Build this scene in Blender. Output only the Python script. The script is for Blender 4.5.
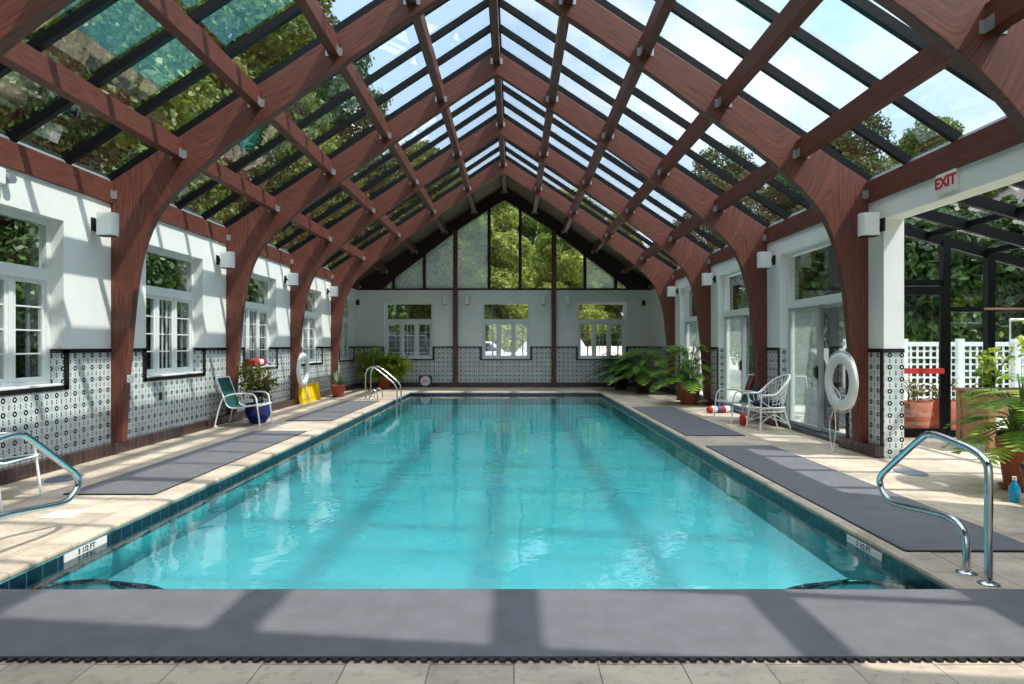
import bpy, math, random
import numpy as np
from mathutils import Vector, Matrix

# ------------------------------------------------------------------ camera, world, sun, exposure
sc = bpy.context.scene
for o in list(bpy.data.objects):
    bpy.data.objects.remove(o)
PI = math.pi
cam_d = bpy.data.cameras.new('camera')
cam = bpy.data.objects.new('camera', cam_d)
sc.collection.objects.link(cam)
cam.location = (0, 0, 1.56)
cam.rotation_euler = (PI / 2, 0, 0)
cam_d.sensor_width = 36.0
cam_d.lens = 36.0 * 625.0 / 1024.0
cam_d.shift_x = -2.0 / 1024.0
cam_d.shift_y = 3.0 / 1024.0
cam_d.clip_start = 0.05
cam_d.clip_end = 500
sc.camera = cam

sc.view_settings.view_transform = 'Standard'
sc.view_settings.look = 'None'
sc.view_settings.exposure = 0.86
sc.view_settings.gamma = 1.0
sc.view_settings.use_curve_mapping = False
sc.cycles.use_denoising = True
sc.cycles.max_bounces = 10
sc.cycles.diffuse_bounces = 5
sc.cycles.glossy_bounces = 4
sc.cycles.transmission_bounces = 6
sc.cycles.transparent_max_bounces = 24
sc.cycles.caustics_reflective = False
sc.cycles.caustics_refractive = False
sc.cycles.sample_clamp_indirect = 6.0

world = bpy.data.worlds.new('world')
sc.world = world
world.use_nodes = True
wn = world.node_tree.nodes
wl = world.node_tree.links
wn.clear()
w_out = wn.new('ShaderNodeOutputWorld')
w_bg = wn.new('ShaderNodeBackground')
w_bg.inputs[1].default_value = 1.15
w_tc = wn.new('ShaderNodeTexCoord')
w_sep = wn.new('ShaderNodeSeparateXYZ')
wl.new(w_tc.outputs['Generated'], w_sep.inputs[0])
w_ramp = wn.new('ShaderNodeValToRGB')
w_ramp.color_ramp.elements[0].position = 0.0
w_ramp.color_ramp.elements[0].color = (0.72, 0.82, 0.90, 1)
w_ramp.color_ramp.elements[1].position = 0.85
w_ramp.color_ramp.elements[1].color = (0.27, 0.43, 0.68, 1)
e = w_ramp.color_ramp.elements.new(0.30)
e.color = (0.46, 0.63, 0.82, 1)
wl.new(w_sep.outputs[2], w_ramp.inputs[0])
w_noise = wn.new('ShaderNodeTexNoise')
w_noise.inputs['Scale'].default_value = 2.6
w_noise.inputs['Detail'].default_value = 7
w_noise.inputs['Roughness'].default_value = 0.55
w_map = wn.new('ShaderNodeMapping')
w_map.inputs['Scale'].default_value = (1, 1, 1.6)
w_map.inputs['Location'].default_value = (0.35, 0.2, 0.1)
wl.new(w_tc.outputs['Generated'], w_map.inputs[0])
wl.new(w_map.outputs[0], w_noise.inputs['Vector'])
w_cr = wn.new('ShaderNodeValToRGB')
w_cr.color_ramp.elements[0].position = 0.47
w_cr.color_ramp.elements[0].color = (0, 0, 0, 1)
w_cr.color_ramp.elements[1].position = 0.66
w_cr.color_ramp.elements[1].color = (1, 1, 1, 1)
wl.new(w_noise.outputs[0], w_cr.inputs[0])
w_mix = wn.new('ShaderNodeMix')
w_mix.data_type = 'RGBA'
wl.new(w_cr.outputs[0], w_mix.inputs[0])
wl.new(w_ramp.outputs[0], w_mix.inputs[6])
w_mix.inputs[7].default_value = (0.93, 0.95, 0.98, 1)
w_up = wn.new('ShaderNodeMapRange')      # upper sky, out of view, brightened to add indoor fill
w_up.inputs[1].default_value = 0.50
w_up.inputs[2].default_value = 0.80
w_up.inputs[3].default_value = 1.10
w_up.inputs[4].default_value = 2.6
wl.new(w_sep.outputs[2], w_up.inputs[0])
wl.new(w_up.outputs[0], w_bg.inputs[1])
w_up2 = wn.new('ShaderNodeMapRange')
w_up2.inputs[1].default_value = 0.45
w_up2.inputs[2].default_value = 0.75
w_up2.inputs[3].default_value = 0.0
w_up2.inputs[4].default_value = 0.7
wl.new(w_sep.outputs[2], w_up2.inputs[0])
w_mx = wn.new('ShaderNodeMath')
w_mx.operation = 'MAXIMUM'
wl.new(w_cr.outputs[0], w_mx.inputs[0])
wl.new(w_up2.outputs[0], w_mx.inputs[1])
wl.new(w_mx.outputs[0], w_mix.inputs[0])
wl.new(w_mix.outputs[2], w_bg.inputs[0])
wl.new(w_bg.outputs[0], w_out.inputs[0])

sun_d = bpy.data.lights.new('sun', 'SUN')
sun_d.energy = 3.75
sun_d.angle = math.radians(0.7)
sun_d.color = (1.0, 0.95, 0.87)
sun = bpy.data.objects.new('sun', sun_d)
sc.collection.objects.link(sun)
sun.location = (10, -4, 18)
sun.rotation_euler = Vector((-1.0, 0.42, -1.7)).to_track_quat('-Z', 'Y').to_euler()

# ------------------------------------------------------------------ material helpers
class NT:
    def __init__(s, name):
        s.m = bpy.data.materials.new(name)
        s.m.use_nodes = True
        s.t = s.m.node_tree
        s.t.nodes.clear()
        s.out = s.t.nodes.new('ShaderNodeOutputMaterial')

    def n(s, kind, **kw):
        nd = s.t.nodes.new('ShaderNode' + kind)
        for k, v in kw.items():
            setattr(nd, k, v)
        return nd

    def l(s, a, b):
        s.t.links.new(a, b)

    def put(s, sock, v):
        if hasattr(v, 'links') or isinstance(v, bpy.types.NodeSocket):
            s.l(v, sock)
        else:
            sock.default_value = v

    def math(s, op, a, b=None, c=None, clamp=False):
        nd = s.n('Math', operation=op)
        nd.use_clamp = clamp
        s.put(nd.inputs[0], a)
        if b is not None:
            s.put(nd.inputs[1], b)
        if c is not None:
            s.put(nd.inputs[2], c)
        return nd.outputs[0]

    def mix(s, f, a, b, blend='MIX'):
        nd = s.n('Mix', data_type='RGBA', blend_type=blend)
        s.put(nd.inputs[0], f)
        for i, v in ((6, a), (7, b)):
            if isinstance(v, tuple) and len(v) == 3:
                v = v + (1,)
            s.put(nd.inputs[i], v)
        return nd.outputs[2]

    def pos(s):
        return s.n('NewGeometry').outputs['Position']

    def obj(s):
        return s.n('TexCoord').outputs['Object']

    def noise(s, vec, scale, detail=4, rough=0.55, dist=0.0, stretch=None):
        if stretch:
            mp = s.n('Mapping')
            mp.inputs['Scale'].default_value = stretch
            s.l(vec, mp.inputs[0])
            vec = mp.outputs[0]
        nd = s.n('TexNoise')
        nd.inputs['Scale'].default_value = scale
        nd.inputs['Detail'].default_value = detail
        nd.inputs['Roughness'].default_value = rough
        nd.inputs['Distortion'].default_value = dist
        s.l(vec, nd.inputs['Vector'])
        return nd.outputs[0]

    def ramp(s, f, stops):
        nd = s.n('ValToRGB')
        cr = nd.color_ramp
        while len(cr.elements) > 2:
            cr.elements.remove(cr.elements[-1])
        cr.elements[0].position, cr.elements[0].color = stops[0][0], stops[0][1] + (1,)
        cr.elements[1].position, cr.elements[1].color = stops[-1][0], stops[-1][1] + (1,)
        for p, c in stops[1:-1]:
            el = cr.elements.new(p)
            el.color = c + (1,)
        s.l(f, nd.inputs[0])
        return nd.outputs[0]

    def bsdf(s, col, rough=0.5, metal=0.0, spec=0.5, bump=None, bstr=0.2, bdist=0.01, **kw):
        b = s.n('BsdfPrincipled')
        if isinstance(col, tuple) and len(col) == 3:
            col = col + (1,)
        s.put(b.inputs['Base Color'], col)
        s.put(b.inputs['Roughness'], rough)
        b.inputs['Metallic'].default_value = metal
        b.inputs['Specular IOR Level'].default_value = spec
        for k, v in kw.items():
            b.inputs[k].default_value = v
        if bump is not None:
            bp = s.n('Bump')
            bp.inputs['Strength'].default_value = bstr
            bp.inputs['Distance'].default_value = bdist
            s.l(bump, bp.inputs['Height'])
            s.l(bp.outputs[0], b.inputs['Normal'])
        return b.outputs[0]

    def done(s, sh):
        s.l(sh, s.out.inputs[0])
        return s.m


def srgb(r, g, b):
    def f(c):
        c /= 255.0
        return c / 12.92 if c <= 0.04045 else ((c + 0.055) / 1.055) ** 2.4
    return (f(r), f(g), f(b))


def simple(name, col, rough=0.5, metal=0.0, spec=0.5, var=0.0, scale=8.0, stretch=None, bump=0.0):
    t = NT(name)
    c = col
    h = None
    if var > 0 or bump > 0:
        nz = t.noise(t.obj(), scale, 5, 0.6, stretch=stretch)
        h = nz
        if var > 0:
            lo = tuple(max(0, x * (1 - var)) for x in col)
            hi = tuple(min(1, x * (1 + var)) for x in col)
            c = t.ramp(nz, [(0.3, lo), (0.7, hi)])
    return t.done(t.bsdf(c, rough, metal, spec, bump=h if bump > 0 else None, bstr=bump))


def wood_mat(name, dark, light, stretch=(4, 14, 4.5), rough=0.5, scale=3.0):
    t = NT(name)
    o = t.obj()
    a = t.noise(o, scale, 8, 0.65, 0.3, stretch=stretch)
    b = t.noise(o, 0.9, 3, 0.5)
    c = t.ramp(a, [(0.25, dark), (0.55, tuple((x + y) / 2 for x, y in zip(dark, light))), (0.8, light)])
    c = t.mix(t.math('MULTIPLY', b, 0.35), c, dark)
    return t.done(t.bsdf(c, rough, 0, 0.35, bump=a, bstr=0.15, bdist=0.004))


def glass_mat(name, tint=(0.93, 0.96, 0.95), r0=0.05, gain=1.0, bump=0.0, bscale=1.0):
    t = NT(name)
    g = t.n('NewGeometry')
    nrm = g.outputs['Normal']
    if bump > 0:
        nz = t.noise(g.outputs['Position'], bscale, 3, 0.5)
        bp = t.n('Bump')
        bp.inputs['Strength'].default_value = bump
        bp.inputs['Distance'].default_value = 0.02
        t.l(nz, bp.inputs['Height'])
        nrm = bp.outputs[0]
    dt = t.n('VectorMath', operation='DOT_PRODUCT')
    t.l(g.outputs['Incoming'], dt.inputs[0])
    t.l(g.outputs['Normal'], dt.inputs[1])
    c = t.math('ABSOLUTE', dt.outputs['Value'])
    f = t.math('POWER', t.math('SUBTRACT', 1.0, c, clamp=True), 5.0)
    f = t.math('MULTIPLY_ADD', f, (1 - r0) * gain, r0 * gain, clamp=True)
    tr = t.n('BsdfTransparent')
    tr.inputs[0].default_value = tint + (1,)
    gl = t.n('BsdfGlossy')
    gl.inputs['Roughness'].default_value = 0.0
    gl.inputs['Color'].default_value = (1, 1, 1, 1)
    t.l(nrm, gl.inputs['Normal'])
    mx = t.n('MixShader')
    t.l(f, mx.inputs[0])
    t.l(tr.outputs[0], mx.inputs[1])
    t.l(gl.outputs[0], mx.inputs[2])
    return t.done(mx.outputs[0])


def tile_socket(t):
    """patterned dado tile: rings with pairs of dots between, 0.167 m repeat"""
    g = t.n('NewGeometry')
    sp = t.n('SeparateXYZ'); t.l(g.outputs['Position'], sp.inputs[0])
    sn = t.n('SeparateXYZ'); t.l(g.outputs['True Normal'], sn.inputs[0])
    isx = t.math('GREATER_THAN', t.math('ABSOLUTE', sn.outputs[0]), 0.5)
    u = t.math('ADD', t.math('MULTIPLY', sp.outputs[1], isx),
               t.math('MULTIPLY', sp.outputs[0], t.math('SUBTRACT', 1.0, isx)))
    R = 0.1665
    u = t.math('ADD', u, t.math('MULTIPLY', t.math('SUBTRACT', 1.0, isx), 0.062))
    u = t.math('SUBTRACT', u, t.math('MULTIPLY', isx, 0.018))
    uu = t.math('MULTIPLY', u, 1 / R)
    vv = t.math('MULTIPLY', t.math('SUBTRACT', sp.outputs[2], 0.005), 1 / R)
    fu = t.math('SUBTRACT', t.math('FRACT', uu), 0.5)
    fv = t.math('SUBTRACT', t.math('FRACT', vv), 0.5)

    def dist(cu, cv):
        a = t.math('SUBTRACT', fu, cu) if cu else fu
        b = t.math('SUBTRACT', fv, cv) if cv else fv
        return t.math('SQRT', t.math('ADD', t.math('MULTIPLY', a, a), t.math('MULTIPLY', b, b)))
    au = t.math('ABSOLUTE', fu)
    av = t.math('ABSOLUTE', fv)

    def adist(cu, cv):
        a = t.math('SUBTRACT', au, cu)
        b = t.math('SUBTRACT', av, cv)
        return t.math('SQRT', t.math('ADD', t.math('MULTIPLY', a, a), t.math('MULTIPLY', b, b)))
    d0 = dist(0, 0)
    ring = t.math('MULTIPLY', t.math('LESS_THAN', d0, 0.205), t.math('GREATER_THAN', d0, 0.075))
    halo = t.math('MULTIPLY', t.math('LESS_THAN', d0, 0.29), t.math('GREATER_THAN', d0, 0.26))
    dots1 = t.math('LESS_THAN', adist(0.0, 0.40), 0.066)     # above/below ring
    dots2 = t.math('LESS_THAN', adist(0.5, 0.40), 0.08)     # between columns
    dots = t.math('MAXIMUM', dots1, dots2)
    dc = adist(0.5, 0.0)
    soft = t.math('MULTIPLY', t.math('LESS_THAN', dc, 0.21), t.math('GREATER_THAN', dc, 0.05))
    soft2 = t.math('LESS_THAN', adist(0.25, 0.25), 0.05)
    grout = t.math('GREATER_THAN', t.math('MAXIMUM', au, av), 0.488)
    nz = t.noise(g.outputs['Position'], 3.0, 2)
    base = t.ramp(nz, [(0.35, srgb(196, 208, 206)), (0.65, srgb(222, 230, 226))])
    c = t.mix(soft, base, srgb(176, 192, 200))
    c = t.mix(soft2, c, srgb(176, 190, 194))
    c = t.mix(halo, c, srgb(176, 188, 194))
    c = t.mix(dots, c, srgb(48, 44, 54))
    c = t.mix(ring, c, srgb(44, 24, 26))
    c = t.mix(grout, c, srgb(150, 158, 158))
    return c, sp


def wall_mat():
    t = NT('plaster_and_tile')
    c, sp = tile_socket(t)
    low = t.math('LESS_THAN', sp.outputs[2], 1.5)
    nz = t.noise(t.pos(), 2.0, 4)
    pl = t.ramp(nz, [(0.3, srgb(234, 238, 236)), (0.7, srgb(242, 245, 243))])
    col = t.mix(low, pl, c)
    rough = t.math('MULTIPLY_ADD', low, -0.5, 0.75)
    return t.done(t.bsdf(col, rough, 0, 0.4))


def brick_node(t, vec, w, h, mortar, c1, c2, cm, rot=0.0, offset=0.5):
    mp = t.n('Mapping')
    mp.inputs['Rotation'].default_value = (0, 0, rot)
    t.l(vec, mp.inputs[0])
    b = t.n('TexBrick')
    b.offset = offset
    b.inputs['Scale'].default_value = 1.0
    b.inputs['Brick Width'].default_value = w
    b.inputs['Row Height'].default_value = h
    b.inputs['Mortar Size'].default_value = mortar
    b.inputs['Mortar Smooth'].default_value = 0.3
    b.inputs['Bias'].default_value = 0.0
    b.inputs['Color1'].default_value = c1 + (1,)
    b.inputs['Color2'].default_value = c2 + (1,)
    b.inputs['Mortar'].default_value = cm + (1,)
    t.l(mp.outputs[0], b.inputs['Vector'])
    return b


def travertine():
    t = NT('travertine')
    p = t.pos()
    b = brick_node(t, p, 0.61, 0.41, 0.004, srgb(214, 198, 178), srgb(188, 173, 155), srgb(128, 116, 104), rot=PI / 2)
    n1 = t.noise(p, 1.6, 8, 0.62, 0.4, stretch=(1, 2.4, 1))
    n2 = t.noise(p, 14, 6, 0.7)
    tone = t.ramp(n1, [(0.3, (0.66, 0.64, 0.62)), (0.55, (1, 1, 1)), (0.75, (1.0, 0.95, 0.88))])
    c = t.mix(1.0, b.outputs['Color'], tone, 'MULTIPLY')
    spk = t.ramp(n2, [(0.36, (0.6, 0.55, 0.5)), (0.46, (1, 1, 1))])
    c = t.mix(0.6, c, spk, 'MULTIPLY')
    rough = t.math('MULTIPLY_ADD', n1, 0.3, 0.35)
    return t.done(t.bsdf(c, rough, 0, 0.4, bump=t.math('SUBTRACT', n2, b.outputs['Fac']), bstr=0.25, bdist=0.003))


def dark_tile(name, c1, c2, cm, w, h, mort=0.004, rough=0.25):
    t = NT(name)
    g = t.n('NewGeometry')
    sp = t.n('SeparateXYZ'); t.l(g.outputs['Position'], sp.inputs[0])
    sn = t.n('SeparateXYZ'); t.l(g.outputs['True Normal'], sn.inputs[0])
    isx = t.math('GREATER_THAN', t.math('ABSOLUTE', sn.outputs[0]), 0.5)
    u = t.math('ADD', t.math('MULTIPLY', sp.outputs[1], isx),
               t.math('MULTIPLY', sp.outputs[0], t.math('SUBTRACT', 1.0, isx)))
    cb = t.n('CombineXYZ')
    t.l(u, cb.inputs[0]); t.l(sp.outputs[2], cb.inputs[1])
    b = brick_node(t, cb.outputs[0], w, h, mort, c1, c2, cm, offset=0.0)
    return t.done(t.bsdf(b.outputs['Color'], rough, 0, 0.5))


def leaf_mat(name, dark, light, trans=0.35):
    t = NT(name)
    p = t.pos()
    n = t.noise(p, 0.9, 3, 0.6)
    n2 = t.noise(p, 9.0, 2, 0.6)
    f = t.math('MULTIPLY_ADD', n2, 0.5, t.math('MULTIPLY', n, 0.5))
    c = t.ramp(f, [(0.38, dark), (0.62, light)])
    d = t.n('BsdfPrincipled')
    t.l(c, d.inputs['Base Color'])
    d.inputs['Roughness'].default_value = 0.45
    d.inputs['Specular IOR Level'].default_value = 0.3
    tl = t.n('BsdfTranslucent')
    t.l(t.mix(1.0, c, (1.0, 1.0, 0.5), 'MULTIPLY'), tl.inputs[0])
    mx = t.n('MixShader')
    mx.inputs[0].default_value = trans
    t.l(d.outputs[0], mx.inputs[1])
    t.l(tl.outputs[0], mx.inputs[2])
    return t.done(mx.outputs[0])


def rib_mat():
    t = NT('grey_vinyl_mat')
    p = t.pos()
    sp = t.n('SeparateXYZ'); t.l(p, sp.inputs[0])
    wy = t.math('SINE', t.math('MULTIPLY', sp.outputs[1], 2 * PI / 0.018))
    wx = t.math('SINE', t.math('MULTIPLY', sp.outputs[0], 2 * PI / 0.03))
    h = t.math('MAXIMUM', wy, t.math('MULTIPLY', wx, 0.6))
    nz = t.noise(p, 5, 4)
    c = t.ramp(nz, [(0.3, srgb(94, 95, 100)), (0.7, srgb(106, 107, 112))])
    return t.done(t.bsdf(c, 0.55, 0, 0.4, bump=h, bstr=0.3, bdist=0.002))


def water_mat():
    t = NT('pool_water')
    g = t.n('NewGeometry')
    a = t.noise(g.outputs['Position'], 1.3, 3, 0.5, 0.6, stretch=(1, 1, 1))
    b = t.noise(g.outputs['Position'], 7.0, 3, 0.5, 0.4)
    h = t.math('MULTIPLY_ADD', b, 0.14, a)
    bp = t.n('Bump')
    bp.inputs['Strength'].default_value = 0.16
    bp.inputs['Distance'].default_value = 0.05
    t.l(h, bp.inputs['Height'])
    dt = t.n('VectorMath', operation='DOT_PRODUCT')
    t.l(g.outputs['Incoming'], dt.inputs[0])
    t.l(bp.outputs[0], dt.inputs[1])
    c = t.math('ABSOLUTE', dt.outputs['Value'])
    f = t.math('POWER', t.math('SUBTRACT', 1.0, c, clamp=True), 5.0)
    f = t.math('MULTIPLY_ADD', f, 1.2, 0.035, clamp=True)
    tr = t.n('BsdfTransparent')
    tr.inputs[0].default_value = (0.50, 0.90, 0.93, 1)
    gl = t.n('BsdfGlossy')
    gl.inputs['Roughness'].default_value = 0.02
    t.l(bp.outputs[0], gl.inputs['Normal'])
    mx = t.n('MixShader')
    t.l(f, mx.inputs[0])
    t.l(tr.outputs[0], mx.inputs[1])
    t.l(gl.outputs[0], mx.inputs[2])
    return t.done(mx.outputs[0])


def basin_mat():
    t = NT('pool_plaster')
    p = t.pos()
    n = t.noise(p, 0.8, 4, 0.6, 0.5)
    n2 = t.noise(p, 3.0, 5, 0.6, 1.2)
    c = t.ramp(n, [(0.3, (0.020, 0.135, 0.142)), (0.7, (0.038, 0.178, 0.185))])
    c = t.mix(t.math('MULTIPLY', n2, 0.25), c, (0.07, 0.22, 0.225))
    b = t.n('BsdfPrincipled')
    t.l(c, b.inputs['Base Color'])
    b.inputs['Roughness'].default_value = 0.7
    b.inputs['Specular IOR Level'].default_value = 0.0
    b.inputs['Subsurface Weight'].default_value = 1.0
    b.inputs['Subsurface Radius'].default_value = (1, 1, 1)
    b.inputs['Subsurface Scale'].default_value = 2.0
    return t.done(b.outputs[0])


def arch_wood(dark, light):
    """laminated timber: grain runs up the legs and along the rafters"""
    t = NT('laminated_redwood')
    sp = t.n('SeparateXYZ'); t.l(t.obj(), sp.inputs[0])
    ax = t.math('ABSOLUTE', sp.outputs[0])
    mr = t.n('MapRange'); mr.interpolation_type = 'SMOOTHSTEP'
    t.l(ax, mr.inputs[0])
    mr.inputs[1].default_value = 4.1; mr.inputs[2].default_value = 5.1
    across_r = t.math('MULTIPLY', t.math('MULTIPLY_ADD', ax, 0.659, sp.outputs[2]), 0.83)
    def lerp(a, b):
        return t.math('ADD', t.math('MULTIPLY', a, t.math('SUBTRACT', 1.0, mr.outputs[0])), t.math('MULTIPLY', b, mr.outputs[0]))
    ac = lerp(across_r, ax)
    al = lerp(ax, sp.outputs[2])
    cb = t.n('CombineXYZ')
    t.l(t.math('MULTIPLY', ac, 26.0), cb.inputs[0])
    t.l(t.math('MULTIPLY', al, 1.6), cb.inputs[1])
    t.l(t.math('MULTIPLY', sp.outputs[1], 20.0), cb.inputs[2])
    a = t.noise(cb.outputs[0], 1.6, 8, 0.62, 0.3)
    b = t.noise(t.obj(), 0.9, 3, 0.5)
    c = t.ramp(a, [(0.28, dark), (0.52, tuple((x + y) / 2 for x, y in zip(dark, light))), (0.78, light)])
    c = t.mix(t.math('MULTIPLY', b, 0.3), c, dark)
    return t.done(t.bsdf(c, 0.5, 0, 0.35, bump=a, bstr=0.12, bdist=0.004))


M = {}
M['arch_wood'] = arch_wood(srgb(70, 37, 31), srgb(142, 85, 71))
M['redwood'] = wood_mat('redwood', srgb(70, 37, 31), srgb(138, 83, 70))
M['redwood_y'] = wood_mat('redwood_lengthwise', srgb(70, 37, 31), srgb(138, 83, 70), stretch=(14, 1.2, 14))
M['dark_wood'] = wood_mat('dark_wood', srgb(34, 14, 12), srgb(58, 26, 22), stretch=(14, 14, 1.2))
M['soffit'] = wood_mat('roof_boards', srgb(70, 56, 40), srgb(122, 102, 74), stretch=(2, 14, 2), rough=0.7)
M['wall'] = wall_mat()
M['white'] = simple('white_paint', srgb(228, 233, 232), 0.45, var=0.02)
M['floor'] = travertine()
M['coping'] = simple('stone_coping', srgb(214, 202, 184), 0.5, var=0.12, scale=5)
M['brown_tile'] = dark_tile('brown_base_tile', srgb(50, 36, 36), srgb(64, 46, 44), srgb(92, 80, 78), 0.105, 0.17)
M['black_tile'] = simple('black_border_tile', srgb(34, 24, 26), 0.25, var=0.2)
M['blue_tile'] = dark_tile('navy_waterline_tile', srgb(8, 24, 42), srgb(14, 36, 56), srgb(70, 96, 108), 0.152, 0.152, 0.005)
M['basin'] = basin_mat()
M['basin_wall'] = simple('pool_plaster_brightened', (0.10, 0.55, 0.58), 0.6, var=0.1, scale=1.5)  # same plaster as the floor, brightened to lift the dim submerged walls
M['water'] = water_mat()
M['black_metal'] = simple('black_metal', srgb(5, 6, 8), 0.4, metal=0.0, spec=0.25)
M['grey_flash'] = simple('grey_flashing', srgb(96, 104, 104), 0.5)
M['roof_glass'] = glass_mat('roof_glass', (0.92, 0.935, 0.93), 0.085, 1.0, bump=0.03, bscale=2.0)
M['glass'] = glass_mat('window_glass', (0.93, 0.95, 0.95), 0.05, 1.0)
def hazy_glass():
    t = NT('hazy_glass')
    tr = t.n('BsdfTransparent'); tr.inputs[0].default_value = (.86, .92, .90, 1)
    gl = t.n('BsdfGlossy'); gl.inputs['Roughness'].default_value = 0.02
    di = t.n('BsdfDiffuse'); di.inputs[0].default_value = (.80, .88, .84, 1)
    tl = t.n('BsdfTranslucent'); tl.inputs[0].default_value = (.80, .88, .84, 1)
    a = t.n('MixShader'); a.inputs[0].default_value = .5
    t.l(di.outputs[0], a.inputs[1]); t.l(tl.outputs[0], a.inputs[2])
    b = t.n('MixShader'); b.inputs[0].default_value = .24
    t.l(tr.outputs[0], b.inputs[1]); t.l(a.outputs[0], b.inputs[2])
    c = t.n('MixShader'); c.inputs[0].default_value = .08
    t.l(b.outputs[0], c.inputs[1]); t.l(gl.outputs[0], c.inputs[2])
    return t.done(c.outputs[0])
M['door_glass'] = glass_mat('door_glass', (0.93, 0.95, 0.95), 0.10, 1.0)
M['hazy'] = hazy_glass()
M['galv'] = simple('galvanised_steel', srgb(176, 182, 188), 0.4, metal=0.7, var=0.1)
M['chrome'] = simple('stainless_steel', srgb(190, 196, 200), 0.14, metal=1.0)
M['alu'] = simple('aluminium_frame', srgb(178, 186, 188), 0.4, metal=0.2)
M['screen_grey'] = simple('screen_rail_grey', srgb(120, 128, 132), 0.6)
M['lamp_white'] = simple('lamp_white', srgb(235, 238, 238), 0.4)
M['mat'] = rib_mat()
M['black'] = simple('black_rubber', srgb(18, 18, 20), 0.5)
M['white_tube'] = simple('white_powder_coat', srgb(238, 240, 240), 0.35)
M['sling'] = simple('green_sling_fabric', srgb(14, 78, 76), 0.7, var=0.15, scale=60)
M['navy'] = simple('navy_fabric', srgb(18, 26, 56), 0.8, var=0.2, scale=30)
M['red'] = simple('red_fabric', srgb(176, 26, 34), 0.6, var=0.15, scale=10)
M['red_plastic'] = simple('red_plastic', srgb(196, 60, 62), 0.4)
M['label_white'] = simple('white_label', srgb(240, 230, 226), 0.5)
M['yellow'] = simple('yellow_plastic', srgb(244, 206, 24), 0.4, var=0.04)
M['terracotta'] = simple('terracotta', srgb(158, 84, 60), 0.7, var=0.15, scale=6)
M['dark_pot'] = simple('dark_brown_pot', srgb(62, 38, 34), 0.4, var=0.15)
M['blue_pot'] = simple('cobalt_glazed_pot', srgb(16, 36, 112), 0.15, var=0.2)
M['soil'] = simple('soil', srgb(40, 30, 24), 0.9, var=0.3, scale=20)
M['stem'] = simple('green_stem', srgb(88, 110, 52), 0.6, var=0.2)
M['twig'] = simple('brown_twig', srgb(92, 70, 48), 0.8, var=0.2)
M['bark'] = simple('bark', srgb(78, 66, 54), 0.9, var=0.3, scale=5, bump=0.4)
M['leaf_phil'] = leaf_mat('philodendron_leaf', srgb(48, 108, 52), srgb(168, 204, 78), .4)
M['leaf_dark'] = leaf_mat('dark_leaf', srgb(22, 56, 30), srgb(60, 104, 50), 0.25)
M['leaf_mix'] = leaf_mat('mottled_leaf', srgb(60, 84, 40), srgb(170, 150, 80), 0.3)
M['leaf_lime'] = leaf_mat('lime_leaf', srgb(76, 120, 36), srgb(200, 214, 84), 0.45)
M['leaf_grey'] = leaf_mat('grey_green_leaf', srgb(92, 116, 88), srgb(140, 158, 120), 0.25)
M['tree_leaf'] = leaf_mat('tree_leaf', srgb(46, 74, 28), srgb(118, 140, 56), 0.35)
M['tree_leaf_dark'] = leaf_mat('tree_leaf_dark', srgb(26, 50, 24), srgb(72, 100, 44), 0.25)
M['tree_leaf_bright'] = leaf_mat('tree_leaf_bright', srgb(62, 88, 36), srgb(186, 198, 104), 0.5)
M['grass'] = simple('grass', srgb(88, 112, 56), 0.9, var=0.3, scale=0.7)
M['gravel'] = simple('gravel', srgb(196, 188, 178), 0.9, var=0.12, scale=2)
M['planter_wood'] = wood_mat('planter_wood', srgb(122, 86, 62), srgb(196, 152, 118))
M['brick'] = dark_tile('brick_house', srgb(168, 96, 84), srgb(150, 80, 70), srgb(190, 170, 160), 0.22, 0.075, 0.01, 0.8)
M['shingle'] = simple('roof_shingle', srgb(92, 84, 84), 0.9, var=0.2, scale=6)
M['cyan'] = simple('cyan_plastic', srgb(20, 150, 196), 0.3)
M['ring'] = simple('ring_buoy_white', srgb(226, 232, 230), 0.5, var=0.04)
M['rope'] = simple('white_rope', srgb(220, 222, 214), 0.8)
M['sign_blue'] = simple('sign_blue', srgb(30, 40, 92), 0.4)
M['sign_red'] = simple('sign_red_lettering', srgb(196, 26, 46), 0.5)
M['drain'] = simple('drain_grate', srgb(112, 124, 140), 0.4, metal=0.3)
M['lid'] = simple('white_lid', srgb(238, 236, 230), 0.5)
M['curtain'] = simple('pale_curtain', srgb(206, 222, 216), 0.9, var=0.08, scale=30, stretch=(1, 6, 0.1))
M['car_white'] = simple('white_car_paint', srgb(236, 238, 242), 0.2)
M['car_silver'] = simple('silver_car_paint', srgb(188, 192, 204), 0.2, metal=0.3)
M['car_dark'] = simple('dark_car_paint', srgb(44, 50, 62), 0.2)
M['car_glass'] = simple('dark_car_glass', srgb(20, 26, 30), 0.05)
M['lamp_red'] = simple('red_tail_lamp', srgb(176, 20, 24), 0.2)

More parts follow.
